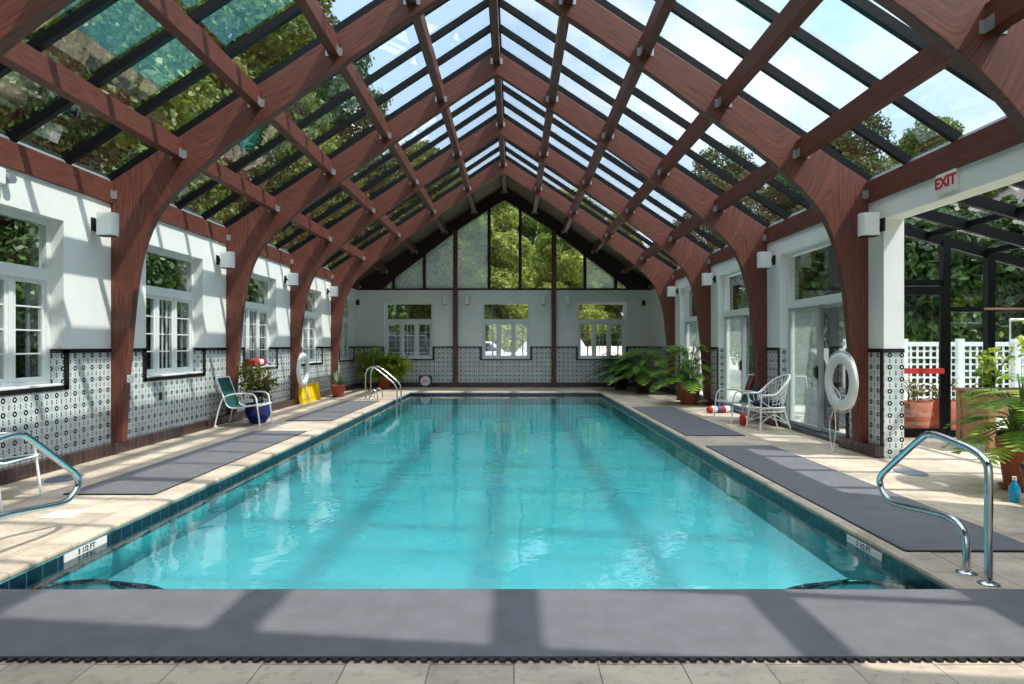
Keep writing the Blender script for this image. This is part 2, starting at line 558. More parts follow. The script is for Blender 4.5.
# ------------------------------------------------------------------ mesh builder
class MB:
    def __init__(s):
        s.v = []; s.f = []; s.sm = []; s.mi = []

    def add(s, vs, fs, smooth=False, mi=0):
        o = len(s.v)
        s.v.extend([tuple(p) for p in vs])
        for f in fs:
            s.f.append(tuple(i + o for i in f)); s.sm.append(smooth); s.mi.append(mi)
        return s

    def box(s, x0, x1, y0, y1, z0, z1, mi=0):
        if x0 > x1: x0, x1 = x1, x0
        if y0 > y1: y0, y1 = y1, y0
        if z0 > z1: z0, z1 = z1, z0
        vs = [(x0, y0, z0), (x1, y0, z0), (x1, y1, z0), (x0, y1, z0), (x0, y0, z1), (x1, y0, z1), (x1, y1, z1), (x0, y1, z1)]
        return s.add(vs, [(0, 3, 2, 1), (4, 5, 6, 7), (0, 1, 5, 4), (1, 2, 6, 5), (2, 3, 7, 6), (3, 0, 4, 7)], mi=mi)

    def beam(s, p0, p1, w, h, up=(0, 0, 1), mi=0):
        """box along p0-p1; w sideways, h along up; centred"""
        p0 = Vector(p0); p1 = Vector(p1)
        d = (p1 - p0).normalized()
        u = Vector(up); sd = d.cross(u).normalized(); u = sd.cross(d).normalized()
        vs = []
        for p in (p0, p1):
            for a, b in ((-1, -1), (1, -1), (1, 1), (-1, 1)):
                vs.append(p + sd * (a * w / 2) + u * (b * h / 2))
        return s.add(vs, [(0, 1, 2, 3), (7, 6, 5, 4), (0, 4, 5, 1), (1, 5, 6, 2), (2, 6, 7, 3), (3, 7, 4, 0)], mi=mi)

    def prism(s, outline, plane, a0, a1, mi=0):
        """outline 2d list extruded; plane 'xz' along y, 'xy' along z, 'yz' along x"""
        n = len(outline)
        def P(p, a):
            return {'xz': (p[0], a, p[1]), 'xy': (p[0], p[1], a), 'yz': (a, p[0], p[1])}[plane]
        vs = [P(p, a0) for p in outline] + [P(p, a1) for p in outline]
        fs = [tuple(range(n)), tuple(range(2 * n - 1, n - 1, -1))]
        for i in range(n):
            j = (i + 1) % n
            fs.append((j, i, i + n, j + n))
        return s.add(vs, fs, mi=mi)

    def tube(s, pts, r, seg=10, closed=False, mi=0, cap=True):
        pts = [Vector(p) for p in pts]
        n = len(pts)
        rs = r if isinstance(r, (list, tuple)) else [r] * n
        tang = []
        for i in range(n):
            a = pts[(i - 1) % n] if (closed or i > 0) else pts[i]
            b = pts[(i + 1) % n] if (closed or i < n - 1) else pts[i]
            tang.append((b - a).normalized())
        t0 = tang[0]
        ref = Vector((0, 0, 1)) if abs(t0.z) < 0.9 else Vector((1, 0, 0))
        u = t0.cross(ref).normalized()
        vs = []
        for i in range(n):
            t = tang[i]
            u = (u - t * u.dot(t))
            if u.length < 1e-6:
                u = t.orthogonal()
            u.normalize()
            w = t.cross(u)
            for k in range(seg):
                a = 2 * PI * k / seg
                vs.append(pts[i] + (u * math.cos(a) + w * math.sin(a)) * rs[i])
        fs = []
        m = n if closed else n - 1
        for i in range(m):
            j = (i + 1) % n
            for k in range(seg):
                l = (k + 1) % seg
                fs.append((i * seg + k, i * seg + l, j * seg + l, j * seg + k))
        s.add(vs, fs, smooth=True, mi=mi)
        if cap and not closed:
            s.add(vs[:seg], [tuple(range(seg - 1, -1, -1))], mi=mi)
            s.add(vs[-seg:], [tuple(range(seg))], mi=mi)
        return s

    def lathe(s, prof, c=(0, 0, 0), seg=24, mi=0, smooth=True):
        """prof list of (r,z)"""
        vs = []
        for r, z in prof:
            for k in range(seg):
                a = 2 * PI * k / seg
                vs.append((c[0] + r * math.cos(a), c[1] + r * math.sin(a), c[2] + z))
        fs = []
        for i in range(len(prof) - 1):
            for k in range(seg):
                l = (k + 1) % seg
                fs.append((i * seg + k, i * seg + l, (i + 1) * seg + l, (i + 1) * seg + k))
        s.add(vs, fs, smooth=smooth, mi=mi)
        s.add(vs[:seg], [tuple(range(seg - 1, -1, -1))], mi=mi)
        s.add(vs[-seg:], [tuple(range(seg))], mi=mi)
        return s

    def build(s, name, mats, parent=None, bevel=0.0, loc=None):
        me = bpy.data.meshes.new(name)
        me.from_pydata(s.v, [], s.f)
        me.polygons.foreach_set('use_smooth', s.sm)
        me.polygons.foreach_set('material_index', s.mi)
        if not isinstance(mats, (list, tuple)):
            mats = [mats]
        for m in mats:
            me.materials.append(M[m] if isinstance(m, str) else m)
        me.update()
        o = bpy.data.objects.new(name, me)
        sc.collection.objects.link(o)
        if parent: o.parent = parent
        if loc is not None: o.location = loc
        if bevel > 0:
            b = o.modifiers.new('bevel', 'BEVEL')
            b.width = bevel; b.segments = 2; b.limit_method = 'ANGLE'; b.angle_limit = 0.6
        return o


def empty(name, loc=(0, 0, 0), rz=0.0):
    o = bpy.data.objects.new(name, None)
    sc.collection.objects.link(o)
    o.location = loc
    o.rotation_euler = (0, 0, rz)
    o.empty_display_size = 0.1
    return o


def tag(o, label=None, cat=None, group=None, kind=None):
    if label: o['label'] = label
    if cat: o['category'] = cat
    if group: o['group'] = group
    if kind: o['kind'] = kind
    return o


def dup(o, parent=None, loc=None, rz=None, label=None):
    c = o.copy()
    sc.collection.objects.link(c)
    if parent is not None: c.parent = parent
    for ch in list(o.children):
        dup(ch, c)
    if loc is not None: c.location = loc
    if rz is not None: c.rotation_euler = (0, 0, rz)
    if label: c['label'] = label
    return c


def crom(pts, n=6, closed=False):
    pts = [Vector(p) for p in pts]
    out = []
    N = len(pts)
    rng = range(N) if closed else range(N - 1)
    for i in rng:
        if closed:
            p0, p1, p2, p3 = pts[(i - 1) % N], pts[i], pts[(i + 1) % N], pts[(i + 2) % N]
        else:
            p1, p2 = pts[i], pts[i + 1]
            p0 = pts[i - 1] if i > 0 else p1 * 2 - p2
            p3 = pts[i + 2] if i < N - 2 else p2 * 2 - p1
        for k in range(n):
            t = k / n
            out.append(0.5 * ((2 * p1) + (p2 - p0) * t + (2 * p0 - 5 * p1 + 4 * p2 - p3) * t * t + (3 * p1 - p0 - 3 * p2 + p3) * t ** 3))
    if not closed:
        out.append(pts[-1])
    return out


def text_mesh(name, body, size, mat, parent, loc, rot, depth=0.004, align='CENTER'):
    cu = bpy.data.curves.new(name, 'FONT')
    cu.body = body
    cu.size = size
    cu.extrude = depth
    cu.offset = size * .03
    cu.align_x = align
    cu.align_y = 'CENTER'
    tmp = bpy.data.objects.new('tmp_text', cu)
    sc.collection.objects.link(tmp)
    dg = bpy.context.evaluated_depsgraph_get()
    me = bpy.data.meshes.new_from_object(tmp.evaluated_get(dg))
    bpy.data.objects.remove(tmp)
    me.materials.clear()
    me.materials.append(M[mat])
    o = bpy.data.objects.new(name, me)
    sc.collection.objects.link(o)
    o.parent = parent
    o.location = loc
    o.rotation_euler = rot
    return o

# ------------------------------------------------------------------ dimensions
CX = -0.35                 # centre line of the hall
XL, XR = -5.80, 5.10       # inner faces of the side walls
HALF = 5.45
YF = 23.35                 # far wall
YN = -2.2                  # wall behind the camera
KNEE, APEX = 3.91, 7.50
SL = (APEX - KNEE) / HALF
ARCH = [1.79, 5.39, 8.99, 12.59, 16.19, 19.79]   # front faces
AT = 0.13
BAY = 3.6
PX0, PX1, PY0, PY1 = -3.45, 2.84, 3.95, 20.75      # pool water outline
ZW = -0.10
roofz = lambda xp: APEX - SL * abs(xp)
NRM = Vector((SL, 0, 1)).normalized()             # normal of the right slope

# ------------------------------------------------------------------ floor, pool, ground
mb = MB()
C_ = 0.30   # coping width
for (a, b, c, d) in ((XL - 0.3, PX0 - C_, YN, YF + .3), (PX1 + C_, XR + 0.35, YN, YF + .3), (PX0 - C_, PX1 + C_, YN, PY0 - C_), (PX0 - C_, PX1 + C_, PY1 + C_, YF + .3)):
    mb.box(a, b, c, d, -0.10, 0.0)
mb.box(XR + 0.35, 9.6, 3.0, 10.9, -0.10, 0.0)
tag(mb.build('floor', 'floor'), 'travertine tiled deck around the pool', kind='structure')

mb = MB()
def nose(x, y0, y1, sgn):      # coping strips with a rounded nose
    pass
for (a, b, c, d) in ((PX0 - C_, PX0, PY0 - C_, PY1 + C_), (PX1, PX1 + C_, PY0 - C_, PY1 + C_), (PX0, PX1, PY0 - C_, PY0), (PX0, PX1, PY1, PY1 + C_)):
    mb.box(a, b, c, d, -0.045, 0.004)
tag(mb.build('trim_1', 'floor', bevel=0.018), 'travertine coping round the pool', kind='structure')

ZB = -0.43
mb = MB()
mb.box(PX0 - 0.15, PX1 + 0.15, PY0 - 0.15, PY1 + 0.15, ZB - 0.1, ZB)
basin = mb.build('pool_basin', 'basin')
tag(basin, 'turquoise plastered pool basin', kind='structure')
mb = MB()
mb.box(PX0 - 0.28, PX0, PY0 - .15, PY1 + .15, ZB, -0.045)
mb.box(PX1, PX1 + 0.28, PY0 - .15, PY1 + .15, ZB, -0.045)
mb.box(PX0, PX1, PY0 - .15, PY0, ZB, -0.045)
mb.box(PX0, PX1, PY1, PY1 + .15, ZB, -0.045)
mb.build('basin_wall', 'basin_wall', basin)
mb = MB()
tt = 0.012
mb.box(PX0, PX0 + tt, PY0, PY1, -0.20, -0.045)
mb.box(PX1 - tt, PX1, PY0, PY1, -0.20, -0.045)
mb.box(PX0 + tt, PX1 - tt, PY1 - tt, PY1, -0.20, -0.045)
mb.build('waterline_tile', 'blue_tile', basin)
# corner steps with navy edge stripes
for sx, nm in ((PX0, 1), (PX1, -1)):
    for k, rr in enumerate((1.0, 0.84, 0.68)):
        zt = ZB + 0.075 * (k + 1)
        arc = [(sx + nm * (0.30 + (rr - .15) * math.cos(a)), PY0 + rr * 1.05 * math.sin(a)) for a in [PI * i / 24 for i in range(25)]]
        arc = [(min(max(x, PX0 + .02), PX1 - .02), y) for x, y in arc]
        if nm < 0: pass
        st = MB().prism(arc if nm > 0 else arc[::-1], 'xy', ZB, zt).build('step', 'basin', basin)
        MB().tube([(x, y, zt) for x, y in arc], 0.018, 6).build('step_edge', 'blue_tile', st)
# water
water = MB().add([(PX0 + tt, PY0, ZW), (PX1 - tt, PY0, ZW), (PX1 - tt, PY1 - tt, ZW), (PX0 + tt, PY1 - tt, ZW)], [(0, 1, 2, 3)]).build('pool_water', 'water')
tag(water, 'clear turquoise water filling the swimming pool', 'water', kind='stuff')
# depth markers on the waterline tile
for sx, rz, yy, side in ((PX0 + tt, PI / 2, 5.02, 'left'), (PX1 - tt, -PI / 2, 5.05, 'right')):
    r = empty('depth_marker', (sx, yy, -0.075), rz)
    tag(r, 'white tile depth marker on the %s edge of the pool' % side, 'pool marker', 'depth markers')
    MB().box(-0.25, 0.25, -0.006, 0.0, -0.03, 0.03).build('tile_plate', 'label_white', r)
    text_mesh('lettering', '3 1/2 FT', 0.06, 'black', r, (0, -0.0065, 0.002), (PI / 2, 0, 0), 0.001)

# outside ground
mb = MB()
GX0, GX1, GY0, GY1 = XL - 0.3, 9.6, YN - .3, YF + 0.3
for (a, b, c, d) in ((-70, GX0, -40, 110), (GX1, 70, -40, 110), (GX0, GX1, -40, GY0), (GX0, GX1, GY1, 110)):
    mb.box(a, b, c, d, -0.3, -0.12)
mb.box(XR + .35, GX1, -2.5, 3.0, -0.3, -0.12)
mb.box(XR + .35, GX1, 10.9, GY1, -0.3, -0.12)
tag(mb.build('ground', 'grass'), 'grass outside the pool house', kind='structure')
tag(MB().box(-14, 2.2, 26.5, 36, -0.12, 0.28).build('ground_driveway', 'gravel'), 'pale gravel drive behind the far wall', kind='structure')
tag(MB().prism([(25.2, -.12), (35.5, -.12), (35.5, 1.5), (34.0, 1.42)], 'yz', 2.2, 13).build('ground_slope', 'gravel'), 'bright drive sloping up beyond the right far window', kind='structure')
tag(MB().box(XR + .40, 16, 11.0, 22, -0.12, -0.05).build('ground_patio', 'gravel'), 'pale paved patio right of the hall', kind='structure')

# ------------------------------------------------------------------ walls
WT = 0.28
ZT = 3.90
WZ0, WZ1 = 1.04, 3.16
WW = 1.80
winL = [a + 1.76 for a in ARCH[1:]]       # window centres on the left wall (bays from the arch at 5.39 on)
winL[-1] = 21.7
winL = winL + [ARCH[0] + 1.76, -0.1]  # last two are unseen windows added to light the near deck
doorR = [ARCH[2] + 1.80, ARCH[3] + 1.80, ARCH[4] + 1.80]
nearR = [0.3]  # unseen door added to brighten the near deck
DW, DZ0, DZ1 = 2.40, 0.07, 3.30
OY0, OY1, OZ = 5.75, 8.62, 3.30

def wall_run(mb, xa, xb, ya, yb, z0, z1, holes, axis):
    """boxes around holes; holes = list of (u0,u1,z0,z1) along axis"""
    lo, hi = (ya, yb) if axis == 'y' else (xa, xb)
    cur = lo
    def B(u0, u1, a, b):
        if u1 - u0 < 1e-4 or b - a < 1e-4: return
        if axis == 'y': mb.box(xa, xb, u0, u1, a, b)
        else: mb.box(u0, u1, ya, yb, a, b)
    for u0, u1, h0, h1 in sorted(holes):
        B(cur, u0, z0, z1)
        B(u0, u1, z0, h0)
        B(u0, u1, h1, z1)
        cur = u1
    B(cur, hi, z0, z1)

mb = MB()
wall_run(mb, XL - WT, XL, YN, YF + WT, 0, ZT, [(c - WW / 2, c + WW / 2, WZ0, WZ1) for c in winL], 'y')
tag(mb.build('wall_left', 'wall'), 'white left wall over patterned tile dado', kind='structure')
mb = MB()
wall_run(mb, XR, XR + WT, YN, YF + WT, 0, ZT, [(OY0, OY1, 0.0, OZ)] + [(c - DW / 2, c + DW / 2, DZ0, DZ1) for c in doorR + nearR], 'y')
tag(mb.build('wall_right', 'wall'), 'white right wall with openings over tile dado', kind='structure')
FW = [CX - 3.60, CX + 0.05, CX + 3.64]
mb = MB()
wall_run(mb, XL, XR, YF, YF + WT, 0, 3.63, [(c - WW / 2, c + WW / 2, WZ0, WZ1) for c in FW], 'x')
tag(mb.build('wall_far', 'wall'), 'white far wall with three windows over tile dado', kind='structure')
mb = MB()
for a, b in ((XL, XL + .6), (-2.3, -2.0), (1.3, 1.6), (XR - .6, XR)):  # wide gaps between piers added to let light onto the near deck
    mb.box(a, b, YN - 0.2, YN, 0, 3.4)
mb.box(XL, XR, YN - 0.2, YN, 3.4, ZT)
mb.prism([(XL, ZT), (XR, ZT), (CX, APEX)], 'xz', YN - 0.2, YN)
tag(mb.build('wall_near', 'white'), 'wall behind the viewer', kind='structure')

# baseboards (brown tile curb)
CP = 0.12; CH = 0.165
tag(MB().box(XL, XL + CP, YN, YF, 0, CH).build('baseboard_left', 'brown_tile'), 'brown tile curb along the left wall', kind='structure')
tag(MB().box(XL + CP, XR - CP, YF - CP, YF, 0, CH).build('baseboard_far', 'brown_tile'), 'brown tile curb along the far wall', kind='structure')
mb = MB()
segs = [(YN, nearR[0] - DW / 2), (nearR[0] + DW / 2, OY0)]
e0 = OY1
for c in doorR:
    segs.append((e0, c - DW / 2)); e0 = c + DW / 2
segs.append((e0, YF))
for a, b in segs:
    mb.box(XR - CP, XR, a, b, 0, CH)
tag(mb.build('baseboard_right', 'brown_tile'), 'brown tile curb along the right wall', kind='structure')

# black border tile trim
TP = 0.014; TH = 0.055
def window_trim(mb, c, axis, pos, sg):
    """black lines below and beside a window; sg: direction into the room"""
    def B(u0, u1, a, b):
        if axis == 'y': mb.box(pos, pos + sg * TP, u0, u1, a, b)
        else: mb.box(u0, u1, pos, pos + sg * TP, a, b)
    B(c - WW / 2 - TH, c + WW / 2 + TH, WZ0 - TH, WZ0)
    B(c - WW / 2 - .085, c - WW / 2, WZ0 - TH, 1.5)
    B(c + WW / 2, c + WW / 2 + .085, WZ0 - TH, 1.5)
mb = MB()
cur = YN
for c in sorted(winL):
    mb.box(XL, XL + TP, cur, c - WW / 2, 1.455, 1.51); window_trim(mb, c, 'y', XL, 1); cur = c + WW / 2
    for s_ in (-1, 1):   # returns into the reveal
        mb.box(XL - 0.19, XL, c + s_ * WW / 2, c + s_ * (WW / 2 - TP), 1.455, 1.51)
mb.box(XL, XL + TP, cur, YF, 1.455, 1.51)
tag(mb.build('trim_2', 'black_tile'), 'black tile border of the left dado', kind='structure')
mb = MB()
cur = XL
for c in FW:
    mb.box(cur, c - WW / 2, YF - TP, YF, 1.455, 1.51); window_trim(mb, c, 'x', YF, -1); cur = c + WW / 2
mb.box(cur, XR, YF - TP, YF, 1.455, 1.51)
tag(mb.build('trim_3', 'black_tile'), 'black tile border of the far dado', kind='structure')
mb = MB()
for a, b in segs:
    mb.box(XR - TP, XR, a, b, 1.455, 1.51)
mb.box(XR - TP, XR, OY1, OY1 + 0.07, CH, 1.455)
for c in doorR + nearR:
    mb.box(XR - TP, XR, c - DW / 2 - 0.07, c - DW / 2, CH, 1.455)
    mb.box(XR - TP, XR, c + DW / 2, c + DW / 2 + 0.07, CH, 1.455)
mb.box(XR - TP, XR + WT, OY1 - TP, OY1, 1.455, 1.51)
tag(mb.build('trim_4', 'black_tile'), 'black tile border of the right dado', kind='structure')

# ------------------------------------------------------------------ windows
def make_window():
    r = empty('window_1')
    tag(r, kind='structure')
    fy = 0.17; fd = 0.10; f = 0.07
    w2 = WW / 2
    mb = MB()
    mb.box(-w2, -w2 + f, fy, fy + fd, WZ0, WZ1)
    mb.box(w2 - f, w2, fy, fy + fd, WZ0, WZ1)
    mb.box(-w2 + f, w2 - f, fy, fy + fd, WZ1 - f, WZ1)
    mb.box(-w2 + f, w2 - f, fy, fy + fd, WZ0, WZ0 + f)
    mb.box(-w2 + f, w2 - f, fy - 0.02, fy + fd, 2.38, 2.53)
    lw = (WW - 2 * f) / 3
    for k in (-1, 1):
        mb.box(k * lw / 2 - 0.035, k * lw / 2 + 0.035, fy, fy + fd, WZ0 + f, 2.38)
    mb.build('window_frame', 'white', r, bevel=0.006)
    MB().box(-w2, w2, 0.0, fy, WZ0, WZ0 + 0.025).build('window_sill', 'white', r, bevel=0.006)
    for k in (-1, 0, 1):
        cx = k * lw
        a, b = cx - lw / 2 + 0.035, cx + lw / 2 - 0.035
        if k == -1: a = -w2 + f
        if k == 1: b = w2 - f
        z0, z1 = WZ0 + f, 2.38
        s_ = MB()
        st = 0.05
        s_.box(a, a + st, fy + .02, fy + .07, z0, z1).box(b - st, b, fy + .02, fy + .07, z0, z1)
        s_.box(a + st, b - st, fy + .02, fy + .07, z0, z0 + st).box(a + st, b - st, fy + .02, fy + .07, z1 - st, z1)
        H = z1 - z0 - 2 * st
        for j in (1, 2, 3):
            zz = z0 + st + H * j / 4
            s_.box(a + st, b - st, fy + .035, fy + .055, zz - .009, zz + .009)
        if k == 0:
            for j in (1, 2):
                xx = a + st + (b - a - 2 * st) * j / 3
                s_.box(xx - .009, xx + .009, fy + .034, fy + .056, z0 + st, z1 - st)
        so = s_.build('casement', 'white', r)
        if k != 0:
            xx = a + (b - a) * .62
            MB().box(xx - .025, xx + .025, fy + .075, fy + .095, z0 + st, z1 - st).build('screen_rail', 'screen_grey', so)
        MB().box(a + st, b - st, fy + .042, fy + .048, z0 + st, z1 - st).build('glass_pane', 'glass', so)
    MB().box(-w2 + f, w2 - f, fy + .045, fy + .051, 2.53, WZ1 - f).build('transom_pane', 'glass', r)
    return r

win = make_window()
wn_ = 1
for i, c in enumerate(winL):
    o = win if i == 0 else dup(win)
    o.name = 'window_%d' % wn_; wn_ += 1
    o.location = (XL, c, 0); o.rotation_euler = (0, 0, PI / 2)
for c in FW:
    o = dup(win); o.name = 'window_%d' % wn_; wn_ += 1
    o.location = (c, YF, 0); o.rotation_euler = (0, 0, 0)

def make_door():
    r = empty('door_1')
    tag(r, kind='structure')
    w2 = DW / 2; fy = 0.13; fd = 0.13; f = 0.06
    mb = MB()
    mb.box(-w2, -w2 + f, fy, fy + fd, DZ0, DZ1).box(w2 - f, w2, fy, fy + fd, DZ0, DZ1)
    mb.box(-w2 + f, w2 - f, fy, fy + fd, DZ1 - f, DZ1)
    mb.box(-w2 + f, w2 - f, fy - .03, fy + fd, 2.25, 2.39)
    mb.build('door_frame', 'white', r, bevel=0.006)
    MB().box(-w2, w2, 0.0, fy + fd, 0.0, DZ0).build('threshold', 'alu', r)
    # two sliding panels
    for k in (-1, 1):
        a, b = (-w2 + f, 0.04) if k < 0 else (-0.04, w2 - f)
        y = fy + (.01 if k < 0 else .065)
        st = 0.06; z0, z1 = DZ0 + .01, 2.25
        s_ = MB().box(a, a + st, y, y + .045, z0, z1).box(b - st, b, y, y + .045, z0, z1)
        s_.box(a + st, b - st, y, y + .045, z0, z0 + st).box(a + st, b - st, y, y + .045, z1 - st, z1)
        so = s_.build('sliding_panel', 'alu', r)
        MB().box(a + st, b - st, y + .02, y + .026, z0 + st, z1 - st).build('glass_pane', 'hazy' if k < 0 else 'door_glass', so)
        if k < 0:
            h = MB().box(b - .05, b - .015, y - .035, y, 0.98, 1.20)
            h.tube([(b - .03, y, 1.0), (b - .03, y - .06, 1.02), (b - .03, y - .06, 1.16), (b - .03, y, 1.18)], .012, 6)
            h.build('handle', 'black', so)
    MB().box(-w2 + f, w2 - f, fy + .05, fy + .056, 2.39, DZ1 - f).build('transom_pane', 'glass', r)
    return r
dr = make_door()
for i, c in enumerate(doorR + nearR):
    o = dr if i == 0 else dup(dr)
    o.name = 'door_%d' % (i + 1)
    o.location = (XR, c, 0); o.rotation_euler = (0, 0, -PI / 2)

# gable glazing
gy = YF + 0.06
r = empty('window_%d' % wn_, (0, 0, 0)); wn_ += 1
tag(r, kind='structure')
GT = [(-4.55, 3.70), (-1.74, 5.86), (-0.6, 6.62), (0, 6.98), (0.6, 6.62), (1.74, 5.86), (4.55, 3.70)]
def gt(xp):
    xp = abs(xp)
    pts = [(0, 6.98), (0.6, 6.62), (1.74, 5.86), (4.55, 3.70)]
    for (a, za), (b, zb) in zip(pts, pts[1:]):
        if xp <= b: return za + (zb - za) * (xp - a) / (b - a)
    return 3.7
mb = MB()
full = [(CX - HALF, 3.63), (CX - HALF, KNEE)] + [(CX, APEX)] + [(CX + HALF, KNEE), (CX + HALF, 3.63), (CX + 4.64, 3.63)]
# rake panel: polygon ring left and right of the glazing
ring = [(CX - HALF, 3.63), (CX - HALF, KNEE), (CX, APEX), (CX, 6.98)] + [(CX + x, z) for x, z in GT[2::-1]] + [(CX - 4.64, 3.63)]
mb.prism(ring, 'xz', YF - 0.02, YF + 0.22)
ring2 = [(2 * CX - x, z) for x, z in ring][::-1]
mb.prism(ring2, 'xz', YF - 0.02, YF + 0.22)
for xb in (0.58, 3.0, 4.15):
    for s_ in (-1, 1):
        mb.box(CX + s_ * xb - .055, CX + s_ * xb + .055, YF - .02, YF + .15, 3.66, gt(xb) + .04)
mb.box(XL, XR, YF - .03, YF + .2, 3.61, 3.68)
mb.build('gable_frame', 'dark_wood', r)
xs = [-4.55, -4.15, -3.0, -1.83, -0.58, 0.58, 1.83, 3.0, 4.15, 4.55]
for a, b in zip(xs, xs[1:]):
    ol = [(CX + a, 3.66), (CX + a, gt(a) + .01)]
    if a < 0 < b: ol.append((CX, 6.99))
    ol += [(CX + b, gt(b) + .01), (CX + b, 3.66)]
    MB().prism(ol, 'xz', gy, gy + .006).build('glass_pane', 'hazy' if (a < -1.0 or a > 2.9) and abs(a + b) < 8.2 else 'glass', r)
for s_, side in ((-1, 'left'), (1, 'right')):
    p = MB().box(CX + s_ * 1.83 - .085, CX + s_ * 1.83 + .085, YF - .16, YF - .035, 0.0, gt(1.83) + .02).build('timber_post', 'redwood', None, bevel=.006)
    tag(p, 'tall brown timber post on the far wall, %s of its middle window' % side, 'post', 'posts on the far wall')

# ------------------------------------------------------------------ timber arches
inner = [(5.29, .165), (5.255, .8), (5.20, 1.52), (5.11, 2.42), (4.985, 3.0), (4.80, 3.43), (4.55, 3.75), (4.22, 4.06), (3.80, 4.40), (3.35, 4.72), (2.10, 5.62), (0.69, 6.58)]
inn = [(p.x, p.y) for p in crom([(a, b, 0) for a, b in inner], 4)]
def arch_half(s_):
    pts = [(HALF, .165), (HALF, KNEE), (0, APEX), (0, 7.04)] + inn[::-1]
    return [(s_ * x, z) for x, z in pts]
def arch_outline():
    right = inn            # from foot up
    out = [(HALF, .165), (HALF, KNEE), (0, APEX), (-HALF, KNEE), (-HALF, .165)]
    out += [(-x, z) for x, z in inn] + [(0, 7.02)] + [(x, z) for x, z in inn[::-1]]
    return out
names = ['first', 'second', 'third', 'fourth', 'fifth', 'sixth']
arch0 = MB().prism(arch_outline(), 'xz', 0, AT).build('timber_arch', 'arch_wood', None, bevel=0.006)
arch0.location = (CX, ARCH[5], 0)
for k in range(6):
    o = arch0 if k == 0 else dup(arch0)
    o.location = (CX, ARCH[5 - k], 0)
    tag(o, 'curved laminated redwood arch spanning the pool hall, %s from the far gable' % names[k], 'timber arch', 'timber arches over the pool')

# purlins
PD, PW = 0.255, 0.14
bays = [(ARCH[i] + AT, ARCH[i + 1]) for i in range(5)] + [(ARCH[5] + AT, YF - 0.02)]
bay_word = ['sixth', 'fifth', 'fourth', 'third', 'second', 'end']
ordn = ['', 'first', 'second', 'third', 'fourth']
def purlin_proto(L, tilt):
    r = empty('roof_purlin')
    mb = MB()
    dm = Matrix.Rotation(tilt, 3, 'Y')
    def bx(mb, x0, x1, y0, y1, z0, z1):
        o = len(mb.v)
        mb.box(x0, x1, y0, y1, z0, z1)
        mb.v[o:] = [tuple(dm @ Vector(v)) for v in mb.v[o:]]
    bx(mb, -PW / 2, PW / 2, 0, L, -PD, 0)
    mb.build('beam', 'redwood_y', r, bevel=.006)
    for y0, y1 in ((0.0, .11), (L - .11, L)):
        for sx in (-1, 1):
            b = MB()
            bx(b, sx * PW / 2, sx * (PW / 2 + .006), y0, y1, -PD - .004, -PD + .12)
            yy = y0 if y0 == 0 else y1
            bx(b, sx * PW / 2, sx * (PW / 2 + .05), (y0 if y0 == 0 else y1 - .006), (.006 if y0 == 0 else y1), -PD - .004, -PD + .11)
            for q in (.03, .08):
                bx(b, sx * (PW / 2 + .006), sx * (PW / 2 + .016), (y0 + y1) / 2 - .01, (y0 + y1) / 2 + .01, -PD + q - .01, -PD + q + .01)
            b.build('bracket', 'galv', r)
    return r
protos = {}
for bi, (y0, y1) in enumerate(bays):
    L = y1 - y0
    for k in range(-4, 5):
        tilt = 0.0
        key = round(L, 3)
        loc = (CX + k * 1.12, y0, roofz(k * 1.12) - (0.02 if k == 0 else PW / 2 * SL))
        if key not in protos:
            r = protos[key] = purlin_proto(L, tilt)
        else:
            r = dup(protos[key])
        r.location = loc
        wh = '' if k == 0 else (', %s slope, %s below the ridge' % ('left' if k < 0 else 'right', ordn[abs(k)]))
        r.name = 'ridge_beam' if k == 0 else 'roof_purlin'
        tag(r, 'redwood %s%s, %s bay from the gable' % ('ridge beam' if k == 0 else 'purlin', wh, {'end': 'first'}.get(bay_word[bi], bay_word[bi])), 'roof beam', 'timber purlins between the arches')
    for s_, side in ((-1, 'left'), (1, 'right')):
        xw = XL if s_ < 0 else XR
        b = MB().box(xw - s_ * .04, xw + s_ * .14, y0, y1, 3.59, 3.90).build('eave_beam', 'redwood_y', None, bevel=.005)
        tag(b, 'redwood eave beam on top of the %s wall, in the %s bay from the gable' % (side, {'end': 'first'}.get(bay_word[bi], bay_word[bi])), 'roof beam', 'eave beams on the walls')
        for y in (y0, y1):
            sg = 1 if y == y0 else -1
            MB().box(xw - s_ * .04, xw - s_ * .09, y, y + sg * .006, 3.66, 3.78).box(xw - s_ * .04, xw - s_ * .046, y, y + sg * .07, 3.66, 3.78).build('bracket', 'galv', b)

